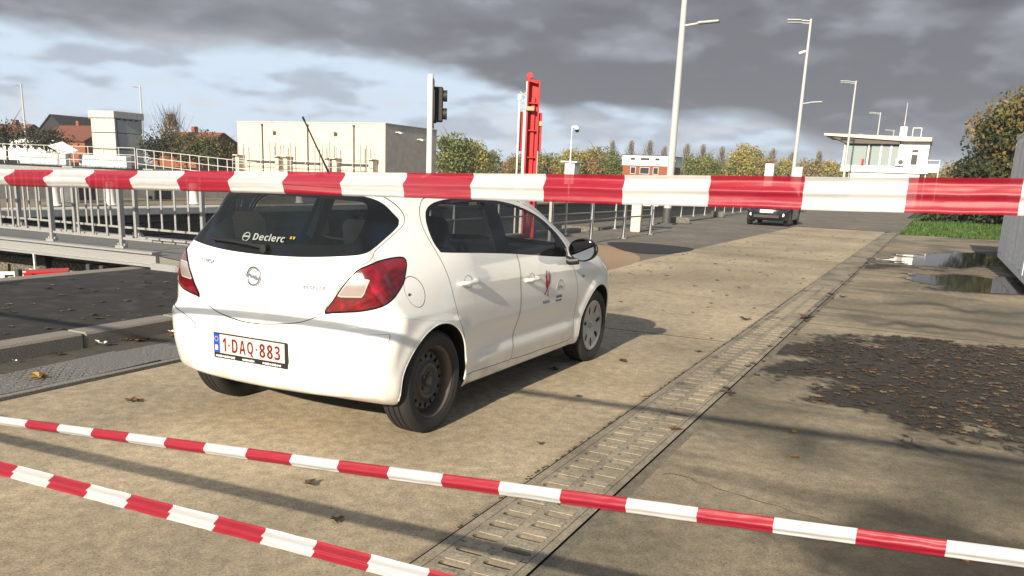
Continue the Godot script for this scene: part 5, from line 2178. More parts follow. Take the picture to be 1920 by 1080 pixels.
func build_control_house() -> void:
	var ch := thing("lock_control_house", "white lock control house with slanting roof, dark soffit and wide windows", "building", Vector3(-6.3, 0, -110.0))
	var b := Mb.new()
	b.box(Vector3(0.2, 1.9, -4.0), Vector3(7.6, 3.8, 8.0))
	part("lower_storey", b, mats["white_wall"], ch)
	b = Mb.new()
	b.box(Vector3(0.1, 3.95, -4.0), Vector3(9.4, 0.35, 8.6), Basis.IDENTITY, 0.03)
	part("floor_slab", b, mats["white_wall"], ch)
	b = Mb.new()
	# solid right part and the parapet under the glazing
	b.box(Vector3(3.1, 5.75, -4.0), Vector3(3.0, 3.4, 8.2))
	b.box(Vector3(-1.45, 4.3, -3.9), Vector3(6.1, 0.5, 8.2))
	part("upper_wall", b, mats["white_wall"], ch)
	b = Mb.new()
	b.box(Vector3(-1.45, 5.75, -4.0), Vector3(5.9, 2.5, 7.8))
	part("dark_room", b, mats["dark_grey"], ch)
	for q: Array in [[-3.1, 2.3, "grey_paint"], [-0.95, 0.95, "pane"], [0.15, 0.9, "pane"], [1.1, 0.7, "pane"]]:
		b = Mb.new()
		b.box(Vector3(q[0], 5.68, 0.03), Vector3(q[1], 2.2, 0.05))
		part("window", b, mats["pale_pane"], ch)
	for x: float in [-4.35, -1.75, -0.4, 0.65, 1.55]:
		b = Mb.new()
		b.box(Vector3(x, 5.7, 0.05), Vector3(0.18, 2.5, 0.22))
		part("mullion", b, mats["white_wall"], ch)
	# roof: a wedge that rises to the left, dark underneath
	b = Mb.new()
	b.prism(PackedVector2Array(pv([-6.75, 7.78, -6.75, 8.02, 4.75, 7.72, 4.75, 7.30, 2.0, 7.28])), Transform3D(Basis.IDENTITY, Vector3(0, 0, -8.6)), 9.6)
	part("roof", b, mats["cream_wall"], ch)
	b = Mb.new()
	b.prism(PackedVector2Array(pv([-6.2, 7.74, 1.5, 7.27, 1.5, 6.95, -4.2, 6.95])), Transform3D(Basis.IDENTITY, Vector3(0, 0, -8.2)), 8.9)
	part("soffit", b, mats["soffit"], ch)
	b = Mb.new()
	b.box(Vector3(1.65, 8.35, -1.0), Vector3(0.75, 1.2, 0.75), Basis.IDENTITY, 0.02)
	part("chimney", b, mats["white_wall"], ch)
	b = Mb.new()
	b.tube([Vector3(1.65, 8.9, -1.0), Vector3(1.65, 11.6, -1.0)], [0.045, 0.02], 6)
	part("aerial", b, mats["white_steel"], ch)
	b = Mb.new()
	for x: float in [2.6, 3.5]:
		b.bar(Vector3(x, 7.6, -1.5), Vector3(x, 8.9, -1.5), 0.06, 0.06)
	b.bar(Vector3(2.55, 8.88, -1.5), Vector3(3.55, 8.88, -1.5), 0.06, 0.06)
	part("roof_frame", b, mats["white_steel"], ch)
	for q: Array in [[6.25, 0.28], [5.3, 1.1]]:
		window_at(ch, Vector3(3.2, q[0], 0.12), 0.62, q[1], "z")
	b = Mb.new()
	b.box(Vector3(1.75, 4.95, 0.35), Vector3(0.9, 0.75, 0.4), Basis.IDENTITY, 0.03)
	part("cooling_unit", b, mats["white_steel"], ch)
	b = Mb.new()
	b.lathe([Vector2(0.26, 0), Vector2(0.26, 0.02), Vector2(0, 0.02)], 16, Transform3D(Basis(Vector3.RIGHT, PI / 2), Vector3(1.85, 4.98, 0.55)))
	part("cooling_fan", b, mats["dark_grey"], ch)
	b = Mb.new()
	b.tube([Vector3(-2.2, 4.6, 0.4), Vector3(-2.2, 5.25, 0.4)], [0.13], 10)
	part("red_bin", b, mats["red_steel"], ch)
	# outside landing on the right
	b = Mb.new()
	b.box(Vector3(5.2, 4.05, -1.0), Vector3(1.4, 0.18, 2.2))
	part("landing", b, mats["white_wall"], ch)
	for y: float in [4.7, 5.3]:
		b = Mb.new()
		b.bar(Vector3(4.6, y, 0.05), Vector3(5.85, y, 0.05), 0.05, 0.05)
		part("landing_rail", b, mats["white_steel"], ch)
	b = Mb.new()
	b.box(Vector3(5.2, 4.5, 0.05), Vector3(1.2, 0.75, 0.04))
	part("landing_panel", b, mats["white_wall"], ch)
	for s: float in [4.6, 5.85]:
		b = Mb.new()
		b.bar(Vector3(s, 0.0, 0.0), Vector3(s, 5.35, 0.0), 0.08, 0.08)
		part("landing_post", b, mats["white_steel"], ch)


# ------------------------------------------------------------------ lamps, masts
func lamp_head(b: Mb, a: Vector3, d: Vector3, l: float) -> void:
	b.bar(a, a + d * l * 0.42 + Vector3(0, 0.05 * l, 0), 0.07, 0.06, 0.01)
	b.box(a + d * l * 0.72 + Vector3(0, 0.07 * l, 0), Vector3(l * 0.62 if absf(d.x) > 0.5 else 0.3, 0.075, 0.3 if absf(d.x) > 0.5 else l * 0.62), Basis(Vector3.BACK, 0.05 * signf(d.x)), 0.025)


func lamp_post(at: Vector3, label: String, grp: String, h: float, r: float, with_low: bool, with_cam: bool) -> void:
	var lp := thing("lamp_post", label, "lamp post", at, 0.0, grp)
	var b := Mb.new()
	b.tube([Vector3(0, 0.55, 0), Vector3(0, h * 0.4, 0), Vector3(0, h, 0)], [r, r * 0.82, r * 0.52], 16)
	part("pole", b, mats["lamp_grey"], lp)
	b = Mb.new()
	b.tube([Vector3(0, 0.0, 0), Vector3(0, 0.6, 0)], [r * 1.12, r * 1.05], 16)
	b.box(Vector3(0, 0.02, 0), Vector3(r * 4.5, 0.05, r * 4.5), Basis.IDENTITY, 0.01)
	part("base", b, mats["dark_grey"], lp)
	for z: float in [0.0, -0.5]:
		b = Mb.new()
		lamp_head(b, Vector3(0, h - 0.12 + z * 0.25, z * 0.4), Vector3(-1, 0, 0), 1.45)
		part("lamp_head", b, mats["lamp_grey"], lp)
	if with_low:
		b = Mb.new()
		lamp_head(b, Vector3(0.05, h * 0.573, 0), Vector3(1, 0, 0), 1.25)
		part("lamp_head", b, mats["lamp_grey"], lp)
	if with_cam:
		b = Mb.new()
		b.bar(Vector3(0, h * 0.84, 0), Vector3(-0.25, h * 0.84, 0.05), 0.05, 0.05)
		b.tube([Vector3(-0.16, h * 0.837, 0.1), Vector3(-0.5, h * 0.827, 0.2)], [0.09], 10)
		part("camera", b, mats["white_steel"], lp)


func build_lamps() -> void:
	var g := "tall grey lamp posts along the quay"
	lamp_post(Vector3(-9.23, 0, -32.4), "tall grey lamp post nearest the camera, its top out of frame", g, 12.4, 0.15, true, false)
	lamp_post(Vector3(-9.15, 0, -62.3), "tall grey lamp post with a small camera halfway up, second along the quay", g, 12.4, 0.15, true, true)
	lamp_post(Vector3(-9.12, 0, -96.7), "tall grey lamp post rising in front of the control house roof", g, 12.4, 0.15, true, false)
	lamp_post(Vector3(-8.9, 0, -134.0), "distant lamp post showing above the middle of the control house roof", g, 12.4, 0.15, true, false)
	lamp_post(Vector3(-8.7, 0, -170.0), "most distant lamp post, beside the aerial on the control house roof", g, 12.4, 0.15, true, false)
	var g2 := "lamp posts beyond the far bank"
	lamp_post(Vector3(-108.5, 1.0, -76.0), "thin far lamp post above the houses at the left edge", g2, 9.7, 0.16, false, false)
	lamp_post(Vector3(-94.75, 1.0, -82.8), "thin far lamp post just right of the concrete tower", g2, 10.1, 0.16, false, false)
	# camera mast
	var cm := thing("camera_mast", "thin white mast with a dome camera beyond the red column", "camera mast", Vector3(-19.9, 0, -48.4))
	cm.position.x = -23.6
	cm.position.z = -57.3
	cm.position.y = 0.0
	var b := Mb.new()
	b.tube([Vector3(0, 0, 0), Vector3(0, 5.15, 0)], [0.07, 0.045], 10)
	part("mast", b, mats["white_steel"], cm)
	b = Mb.new()
	b.bar(Vector3(0, 5.1, 0), Vector3(0.42, 5.1, 0.1), 0.12, 0.14, 0.02)
	part("bracket", b, mats["white_steel"], cm)
	b = Mb.new()
	b.lathe([Vector2(0.16, 0.05), Vector2(0.17, -0.10), Vector2(0.15, -0.14)], 16, Transform3D(Basis.IDENTITY, Vector3(0.42, 5.05, 0.1)))
	part("camera_housing", b, mats["white_steel"], cm)
	b = Mb.new()
	b.lathe([Vector2(0.15, -0.14), Vector2(0.14, -0.24), Vector2(0.08, -0.31), Vector2(0, -0.33)], 16, Transform3D(Basis.IDENTITY, Vector3(0.42, 5.05, 0.1)))
	part("dome", b, mats["gloss_dark"], cm)
	b = Mb.new()
	b.tube([Vector3(-35.6, 0, -78.0), Vector3(-35.6, 4.6, -78.0)], [0.05], 6)
	tag(part("thin_pole", b, mats["lamp_grey"], self), "thin bare pole between the red column and the camera mast", "pole")


# ------------------------------------------------------------------ on the quay
func build_quay_things() -> void:
	# signal
	var tl := thing("traffic_signal", "black two-lamp signal seen from its side on a white pole behind the car", "signal", Vector3(-8.78, 0, -14.3))
	var b := Mb.new()
	b.tube([Vector3(0, 0, 0), Vector3(0, 3.27, 0)], [0.055], 16)
	part("pole", b, mats["white_steel"], tl)
	b = Mb.new()
	b.lathe([Vector2(0.055, 0.0), Vector2(0.05, 0.02), Vector2(0, 0.03)], 16, Transform3D(Basis.IDENTITY, Vector3(0, 3.27, 0)))
	part("pole_cap", b, mats["white_steel"], tl)
	var out := Vector3(0.86, 0, -0.5).normalized()
	var bs := Basis(Vector3.UP.cross(out).normalized(), Vector3.UP, out)
	b = Mb.new()
	b.box(Vector3(0, 2.76, 0) + out * 0.16, Vector3(0.24, 0.62, 0.16), bs, 0.02)
	part("signal_body", b, mats["black_matt"], tl)
	b = Mb.new()
	b.prism(PackedVector2Array(pv([-0.30, 2.34, 0.30, 2.34, 0.30, 3.10, 0.22, 3.2, -0.22, 3.2, -0.30, 3.10])), Transform3D(bs, out * 0.055), 0.015)
	part("backing_board", b, mats["black_matt"], tl)
	for y: float in [2.92, 2.60]:
		b = Mb.new()
		var xf := Transform3D(bs * Basis(Vector3.RIGHT, PI / 2), Vector3(0, y, 0) + out * 0.24)
		b.lathe([Vector2(0.10, 0.0), Vector2(0.105, 0.075)], 20, xf)
		part("lamp_hood", b, mats["black_matt"], tl)
		b = Mb.new()
		b.lathe([Vector2(0.098, 0.0), Vector2(0.07, 0.02), Vector2(0, 0.028)], 20, xf)
		part("lamp_lens", b, mats["gloss_dark"], tl)
	b = Mb.new()
	b.bar(Vector3(0, 2.45, 0), Vector3(0, 2.45, 0) + out * 0.12, 0.05, 0.05)
	b.bar(Vector3(0, 3.05, 0), Vector3(0, 3.05, 0) + out * 0.12, 0.05, 0.05)
	part("bracket", b, mats["black_matt"], tl)
	# red steel column with its pipes
	var rc := thing("red_column", "tall red steel column with grey pipes rising behind the white car", "steel column", Vector3(-9.42, 0, -20.1), 0.44)
	b = Mb.new()
	b.box(Vector3(0.055, 1.92, -0.06), Vector3(0.30, 3.84, 0.05), Basis.IDENTITY, 0.008)
	b.box(Vector3(-0.08, 1.92, 0.06), Vector3(0.035, 3.80, 0.24), Basis.IDENTITY, 0.006)
	b.box(Vector3(0.19, 1.92, 0.06), Vector3(0.035, 3.84, 0.24), Basis.IDENTITY, 0.006)
	b.box(Vector3(0.06, 1.80, -0.01), Vector3(0.10, 3.3, 0.09), Basis.IDENTITY, 0.01)
	part("column", b, mats["red_steel"], rc)
	for y: float in [0.7, 1.35, 2.0, 2.65, 3.3]:
		b = Mb.new()
		b.box(Vector3(0.055, y, 0.03), Vector3(0.24, 0.03, 0.17), Basis.IDENTITY, 0.004)
		part("stiffener", b, mats["red_steel"], rc)
	b = Mb.new()
	b.box(Vector3(-0.055, 3.88, 0.05), Vector3(0.13, 0.20, 0.18), Basis.IDENTITY, 0.02)
	b.tube([Vector3(-0.05, 3.94, -0.06), Vector3(-0.05, 3.94, 0.16)], [0.075], 14)
	b.box(Vector3(0.06, 3.80, 0.05), Vector3(0.20, 0.06, 0.20), Basis(Vector3.BACK, -0.25), 0.01)
	part("head", b, mats["red_steel"], rc)
	b = Mb.new()
	b.box(Vector3(0.255, 2.62, 0.03), Vector3(0.085, 0.92, 0.10), Basis.IDENTITY, 0.01)
	part("side_box", b, mats["red_steel"], rc)
	b = Mb.new()
	b.box(Vector3(-0.215, 2.62, 0.0), Vector3(0.075, 0.95, 0.08), Basis.IDENTITY, 0.01)
	part("side_box", b, mats["red_steel"], rc)
	for q: Array in [[-0.285, 3.5, 0.022], [-0.135, 3.12, 0.04], [-0.115, 3.8, 0.018]]:
		b = Mb.new()
		b.tube([Vector3(q[0], 0, 0.15), Vector3(q[0], q[1], 0.15)], [q[2]], 8)
		part("pipe", b, mats["white_steel"], rc)
	b = Mb.new()
	for y: float in [3.15, 3.29, 3.43]:
		b.bar(Vector3(-0.28, y, 0.15), Vector3(-0.11, y + 0.12, 0.15), 0.02, 0.02)
		b.bar(Vector3(-0.28, y + 0.12, 0.15), Vector3(-0.11, y, 0.15), 0.02, 0.02)
	part("brace", b, mats["lamp_grey"], rc)
	b = Mb.new()
	b.box(Vector3(-0.28, 3.42, 0.15), Vector3(0.09, 0.14, 0.09), Basis.IDENTITY, 0.01)
	part("junction_box", b, mats["white_steel"], rc)
	b = Mb.new()
	b.box(Vector3(-0.02, 3.16, 0.2), Vector3(0.22, 0.10, 0.08), Basis.IDENTITY, 0.01)
	b.box(Vector3(0.25, 2.82, 0.1), Vector3(0.1, 0.12, 0.06), Basis.IDENTITY, 0.01)
	part("bracket", b, mat("tan_paint", 0.42, 0.30, 0.17, 0.6), rc)
	# quay guard rail: paired flat posts and two rails
	var names := ["guard rail of paired steel posts beside the car's mirror on the quay", "guard rail along the lock edge behind the paired posts", "long thin guard rail running on past the lamp post"]
	var lines := [[Vector3(-7.46, 0, -17.2), Vector3(-7.66, 0, -25.2), 4, 0.07], [Vector3(-9.25, 0, -14.0), Vector3(-9.35, 0, -31.0), 9, 0.0], [Vector3(-10.7, 0, -33.0), Vector3(-10.9, 0, -66.0), 15, 0.0]]
	for i in 3:
		var gr := thing("guard_rail", names[i], "railing", Vector3.ZERO, 0.0, "steel guard rails on the quay")
		var a: Vector3 = lines[i][0]
		var c: Vector3 = lines[i][1]
		var n: int = lines[i][2]
		for y: float in [1.08, 0.56]:
			b = Mb.new()
			b.bar(a + Vector3(0, y, 0), c + Vector3(0, y, 0), 0.04, 0.04, 0.008)
			part("rail", b, mats["galvanised"], gr)
		for k in n:
			var p := a.lerp(c, (k + 0.0) / (n - 1))
			b = Mb.new()
			if lines[i][3] > 0.0:
				for s: float in [-0.5, 0.5]:
					b.box(p + Vector3(0, 0.55, s * 0.09), Vector3(0.06, 1.1, 0.018))
				b.box(p + Vector3(0, 0.008, 0), Vector3(0.22, 0.016, 0.26))
			else:
				b.box(p + Vector3(0, 0.55, 0), Vector3(0.05, 1.1, 0.03))
				b.box(p + Vector3(0, 0.008, 0), Vector3(0.16, 0.016, 0.16))
			part("post", b, mats["galvanised"], gr)
	# white pillar and slanted boards
	b = Mb.new()
	b.box(Vector3(-8.34, 0.5, -25.9), Vector3(0.30, 1.0, 0.30), Basis(Vector3.UP, 0.15), 0.02)
	tag(part("white_pillar", b, mats["cream_wall"], self), "square cream pillar on the quay left of the near lamp post", "pillar")
	var ib := thing("information_board", "white slanted information board beside the near lamp post", "information board", Vector3(-8.55, 0, -27.3), 0.35)
	b = Mb.new()
	b.box(Vector3(0, 0.92, 0), Vector3(0.85, 0.03, 0.5), Basis(Vector3.RIGHT, 0.55), 0.006)
	part("board", b, mats["white_plastic"], ib)
	for s: float in [-0.25, 0.25]:
		b = Mb.new()
		b.bar(Vector3(s, 0, -0.05), Vector3(s, 0.92, -0.03), 0.05, 0.05)
		part("leg", b, mats["dark_grey"], ib)
	# cabinets near the second lamp post
	for q: Array in [[Vector3(-8.2, 0, -47.6), 2.75, 0.45, "narrow white cabinet standing left of the second lamp post"], [Vector3(-8.35, 0, -59.0), 2.9, 0.5, "narrow cream cabinet right against the second lamp post"]]:
		var cb := thing("tall_cabinet", q[3], "cabinet", q[0])
		b = Mb.new()
		b.box(Vector3(0, q[1] / 2, 0), Vector3(q[2], q[1], 0.4), Basis.IDENTITY, 0.02)
		part("housing", b, mats["white_wall"], cb)
		b = Mb.new()
		b.box(Vector3(0, q[1] / 2, 0.205), Vector3(q[2] * 0.8, q[1] * 0.9, 0.012), Basis.IDENTITY, 0.003)
		part("door", b, mats["white_wall"], cb)
	# concrete blocks and debris at the end of the quay rail
	for q: Array in [[Vector3(-9.1, 0.12, -33.6), Vector3(0.9, 0.24, 0.5), "grey concrete block at the foot of the near lamp post"], [Vector3(-9.7, 0.14, -43.0), Vector3(0.6, 0.28, 0.6), "brown mooring block far along the quay rail"]]:
		b = Mb.new()
		b.box(q[0], q[1], Basis(Vector3.UP, 0.3), 0.03)
		tag(part("concrete_block", b, mats["lock_concrete"], self), q[2], "block")
	build_container()


func build_container() -> void:
	# its long side faces the road at x = 1.48
	var c := thing("site_container", "white ribbed steel container cut by the right frame edge", "container", Vector3(1.48, 0.12, -19.6))
	var b := Mb.new()
	b.box(Vector3(1.22, 1.33, 0), Vector3(2.38, 2.6, 7.9))
	part("shell", b, mats["container_paint"], c)
	for z: float in [-3.98, 3.98]:
		b = Mb.new()
		b.box(Vector3(0.06, 1.36, z), Vector3(0.16, 2.72, 0.16), Basis.IDENTITY, 0.012)
		part("corner_post", b, mats["container_paint"], c)
	for q: Array in [[2.66, 0.2], [0.07, 0.16]]:
		b = Mb.new()
		b.box(Vector3(0.05, q[0], 0), Vector3(0.14, q[1], 7.8), Basis.IDENTITY, 0.012)
		part("side_rail", b, mats["container_paint"], c)
	b = Mb.new()
	b.box(Vector3(1.2, 2.72, 0), Vector3(2.5, 0.06, 8.1), Basis.IDENTITY, 0.01)
	part("roof_sheet", b, mats["container_paint"], c)
	for k in 14:
		b = Mb.new()
		var z := -3.62 + k * 0.557
		b.prism(PackedVector2Array(pv([-0.13, 0, -0.07, -0.075, 0.07, -0.075, 0.13, 0])), Transform3D(Basis(Vector3(0, 0, 1), Vector3(1, 0, 0), Vector3(0, 1, 0)), Vector3(0.03, 0.16, z)), 2.38)
		part("wall_rib", b, mats["container_paint"], c)
	for k in 6:
		for q: float in [-0.07, 0.07]:
			b = Mb.new()
			b.box(Vector3(-0.045, 1.35, -3.2 + k * 1.28 + q), Vector3(0.06, 2.42, 0.04), Basis.IDENTITY, 0.006)
			part("panel_joint", b, mats["white_plastic"], c)
	b = Mb.new()
	b.box(Vector3(1.2, -0.06, 0), Vector3(2.1, 0.12, 7.6))
	part("skid", b, mats["dark_grey"], c)


# ------------------------------------------------------------------ trees
func crown(b: Mb, c: Vector3, r: Vector3, clumps: int, leaves: int, size: float, tones: Array) -> void:
	for k in clumps:
		var d := Vector3(rng.randfn(), rng.randfn(), rng.randfn()).normalized() * pow(rng.randf(), 0.42)
		var o := c + d * r * 0.78
		var tone: Color = tones[rng.randi() % tones.size()]
		var cr := r * (0.22 + 0.16 * rng.randf())
		for i in leaves:
			var q := Vector3(rng.randfn(), rng.randfn(), rng.randfn()) * 0.62
			q = q.limit_length(1.15)
			leaf_quad(b, o + q * cr, size * (0.7 + 0.6 * rng.randf()), tone)


func trunk(b: Mb, h: float, r: float, limbs: int, spread: float) -> void:
	b.tube([Vector3.ZERO, Vector3(0.05, h * 0.4, 0.02), Vector3(-0.04, h * 0.75, 0.05), Vector3(0.03, h, 0)], [r, r * 0.75, r * 0.5, r * 0.2], 8)
	for k in limbs:
		var a := TAU * k / limbs + rng.randf()
		var y := h * rng.randf_range(0.35, 0.8)
		var d := Vector3(cos(a), 0.7 + 0.6 * rng.randf(), sin(a)) * spread * rng.randf_range(0.6, 1.0)
		b.tube([Vector3(0, y, 0), Vector3(0, y, 0) + d * 0.5 + Vector3(0, 0.1, 0), Vector3(0, y, 0) + d], [r * 0.4, r * 0.25, r * 0.08], 6)


func leafy_proto(h: float, w: float, clumps: int, leaves: int, size: float, tones: Array, label: String, called := "leafy_tree") -> Node3D:
	var t := thing(called, label, "tree")
	var b := Mb.new()
	trunk(b, h * 0.85, h * 0.03, 7, w * 0.55)
	part("trunk", b, mats["bark"], t)
	b = Mb.new()
	crown(b, Vector3(0, h * 0.58, 0), Vector3(w * 0.55, h * 0.46, w * 0.55), clumps, leaves, size, tones)
	part("crown", b, mats["leaf"], t)
	return t


func bare_proto(h: float, w: float, twigs: int, label: String, called := "bare_tree") -> Node3D:
	var t := thing(called, label, "tree")
	var b := Mb.new()
	b.tube([Vector3.ZERO, Vector3(0.1, h * 0.5, 0), Vector3(0, h * 0.95, 0)], [h * 0.022, h * 0.014, h * 0.003], 7)
	part("trunk", b, mats["bark"], t)
	b = Mb.new()
	b.col = Color(2.2, 1.9, 1.6)
	for k in twigs:
		var y := h * rng.randf_range(0.22, 0.9)
		var a := rng.randf() * TAU
		var l := w * 0.5 * (1.15 - y / h) * rng.randf_range(0.6, 1.2)
		var o := Vector3(0, y, 0)
		if k > twigs / 3:
			o += Vector3(cos(a), 0.8, sin(a)) * l * 0.5
		var d := Vector3(cos(a + rng.randf_range(-0.7, 0.7)), 1.6 + rng.randf(), sin(a + rng.randf_range(-0.7, 0.7))) * l
		b.tube([o, o + d * 0.5, o + d * Vector3(0.9, 1, 0.9)], [h * 0.0035, h * 0.0025, h * 0.0008], 4, false)
	part("twigs", b, mats["bark"], t)
	b = Mb.new()
	for k in twigs * 9:
		var y := h * rng.randf_range(0.25, 0.98)
		var a := rng.randf() * TAU
		var rr := w * 0.5 * (1.2 - y / h) * sqrt(rng.randf())
		leaf_quad(b, Vector3(cos(a) * rr, y, sin(a) * rr), 0.15, Color(0.27, 0.215, 0.13))
	part("last_leaves", b, mats["leaf"], t)
	return t


func move_to(t: Node3D, p: Vector3, s: float, turn: float) -> void:
	t.position = p
	t.rotation.y = turn
	t.scale = Vector3.ONE * s


func build_trees() -> void:
	# the big one behind the container
	var big := thing("autumn_tree", "big autumn tree with browning leaves behind the white container", "tree", Vector3(5.0, 0, -52.0))
	var b := Mb.new()
	trunk(b, 5.8, 0.26, 9, 2.4)
	part("trunk", b, mats["bark"], big)
	b = Mb.new()
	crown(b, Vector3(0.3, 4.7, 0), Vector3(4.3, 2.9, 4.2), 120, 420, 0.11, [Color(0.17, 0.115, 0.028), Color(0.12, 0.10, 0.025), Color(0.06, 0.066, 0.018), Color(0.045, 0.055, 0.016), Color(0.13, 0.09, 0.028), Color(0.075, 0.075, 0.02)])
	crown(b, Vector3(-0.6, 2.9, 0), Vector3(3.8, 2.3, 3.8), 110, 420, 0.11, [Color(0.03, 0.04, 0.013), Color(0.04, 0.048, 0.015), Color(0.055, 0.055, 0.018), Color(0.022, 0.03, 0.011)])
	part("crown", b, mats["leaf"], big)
	# tall trees far behind the viewer, whose soft shade lies over the near right of the yard
	var shade := leafy_proto(23.5, 13.0, 100, 120, 0.36, [Color(0.10, 0.09, 0.025), Color(0.06, 0.06, 0.02)], "tall tree beyond the back of the yard, left of its twin", "tall_tree")
	shade.position = Vector3(8.6, 0, 52.0)
	dup(shade, Vector3(17.5, 0, 53.0), 2.0, "tall tree beyond the back of the yard, right of its twin")
	var green := [Color(0.12, 0.14, 0.030), Color(0.17, 0.165, 0.035), Color(0.085, 0.11, 0.028)]
	var gold := [Color(0.32, 0.25, 0.045), Color(0.24, 0.21, 0.045), Color(0.17, 0.17, 0.04)]
	var rust := [Color(0.23, 0.15, 0.05), Color(0.16, 0.13, 0.045), Color(0.19, 0.16, 0.045)]
	var g := "leafy trees along the far horizon"
	var p1 := leafy_proto(8.0, 7.0, 60, 70, 0.22, green, "green leafy tree in the distant row, nearest to the cream hall")
	var p2 := leafy_proto(8.0, 6.0, 60, 70, 0.22, gold, "yellow autumn tree in the distant row behind the red column", "yellow_tree")
	var p3 := leafy_proto(8.0, 6.5, 60, 70, 0.22, rust, "rust-brown tree in the distant row right of the camera mast", "brown_tree")
	for p in [p1, p2, p3]:
		p.set_meta("group", g)
	move_to(p1, Vector3(-62.0, 0, -108.0), 0.92, 0.3)
	move_to(p2, Vector3(-60.0, 0, -146.0), 0.84, 1.0)
	move_to(p3, Vector3(-57.0, 0, -150.0), 0.86, 2.0)
	var row := [
		[p1, -66.0, -116.0, 0.84], [p1, -72.5, -128.0, 0.80], [p2, -70.5, -129.0, 0.86], [p1, -78.0, -148.0, 0.85], [p3, -73.0, -150.0, 0.78], [p2, -75.0, -162.0, 0.92], [p1, -74.5, -171.0, 0.92],
		[p3, -69.0, -163.0, 0.80], [p1, -65.5, -160.0, 0.80], [p2, -62.0, -158.0, 0.9], [p1, -54.0, -150.0, 0.72], [p1, -59.5, -161.0, 0.98], [p3, -53.5, -162.0, 0.84], [p1, -49.5, -164.0, 0.74],
		[p1, -36.0, -150.0, 0.80], [p1, -40.0, -158.0, 0.9], [p2, -40.5, -196.0, 1.1], [p1, -46.0, -214.0, 0.95], [p2, -45.7, -232.0, 1.45], [p3, -37.4, -212.0, 1.05], [p2, -33.0, -214.0, 1.02],
		[p3, -28.4, -217.0, 1.1], [p2, -24.5, -226.0, 1.1], [p1, -22.0, -232.0, 1.02], [p3, -26.2, -240.0, 1.15], [p2, -18.0, -236.0, 1.1], [p1, -14.0, -240.0, 1.0], [p3, 2.6, -178.0, 0.95], [p2, 6.0, -182.0, 1.0], [p1, 9.5, -176.0, 0.9], [p3, -0.6, -200.0, 0.9], [p2, -3.0, -230.0, 1.0], [p1, -8.0, -236.0, 1.0],
	]
	row.sort_custom(func(p: Array, q: Array) -> bool: return atan2(p[1], -p[2]) < atan2(q[1], -q[2]))
	var nth := ["second", "third", "fourth", "fifth", "sixth", "seventh", "eighth", "ninth", "tenth", "eleventh", "twelfth", "thirteenth", "fourteenth", "fifteenth", "sixteenth", "seventeenth", "eighteenth"]
	var count := {}
	for q: Array in row:
		var kind: String = {p1: "green leafy tree", p2: "yellow autumn tree", p3: "rust-brown tree"}[q[0]]
		var t := dup(q[0], Vector3.ZERO, 0.0, "%s in the distant row, %s of its colour counted from the left" % [kind, nth[count.get(kind, 0)]], g)
		count[kind] = count.get(kind, 0) + 1
		move_to(t, Vector3(q[1], 0, q[2]), q[3] * rng.randf_range(0.93, 1.07), rng.randf() * TAU)
	b = Mb.new()
	for k in 16000:
		var an := deg_to_rad(rng.randf_range(-34.0, 6.0))
		var dd := rng.randf_range(205.0, 225.0)
		var top := 5.6 + 1.6 * n_big.get_noise_1d(rad_to_deg(an) * 3.0 + 7.0) + 1.2 * n_mid.get_noise_1d(rad_to_deg(an) * 2.0)
		var tone: Color = [Color(0.10, 0.115, 0.03), Color(0.15, 0.135, 0.035), Color(0.13, 0.10, 0.04), Color(0.08, 0.09, 0.028)][int(absf(n_big.get_noise_1d(rad_to_deg(an) * 2.2) * 9.0)) % 4]
		leaf_quad(b, Vector3(sin(an) * dd, top * pow(rng.randf(), 0.7), -cos(an) * dd), 0.42, tone)
	var wood := part("distant_wood", b, mats["leaf"], self)
	wood.set_meta("kind", "stuff")
	tag(wood, "low continuous wood along the horizon behind the single trees", "wood")
	var p4 := bare_proto(14.0, 4.6, 150, "almost bare poplar above the distant trees, first from the left", "bare_poplar")
	var pk := 0
	p4.set_meta("group", "bare poplars above the distant row")
	move_to(p4, Vector3(-91.7, 0, -256.0), 1.0, 0.0)
	for q: Array in [[-86.6, -258.7, 1.02], [-81.5, -261.2, 1.04], [-77.0, -262.0, 0.92], [-71.1, -266.0, 1.0], [-66.7, -268.0, 1.0], [-61.4, -270.5, 0.97], [-57.0, -270.0, 0.85], [-41.0, -240.0, 0.86], [-36.0, -240.0, 0.8], [-30.0, -246.0, 0.85], [-20.0, -250.0, 0.84]]:
		var t := dup(p4, Vector3.ZERO, 0.0, "almost bare poplar above the distant trees, %s counted from the left" % nth[pk])
		pk += 1
		move_to(t, Vector3(q[0], 0, q[1]), q[2], rng.randf() * TAU)
	# far left: bare tree, bushes
	var bt := bare_proto(7.6, 5.0, 170, "bare twiggy tree against the sky right of the concrete tower")
	move_to(bt, Vector3(-90.6, 1.0, -83.7), 0.9, 0.0)
	var bushy := [Color(0.060, 0.062, 0.018), Color(0.10, 0.085, 0.024), Color(0.045, 0.055, 0.016)]
	var dark := [Color(0.022, 0.028, 0.012), Color(0.03, 0.036, 0.014), Color(0.04, 0.04, 0.016)]
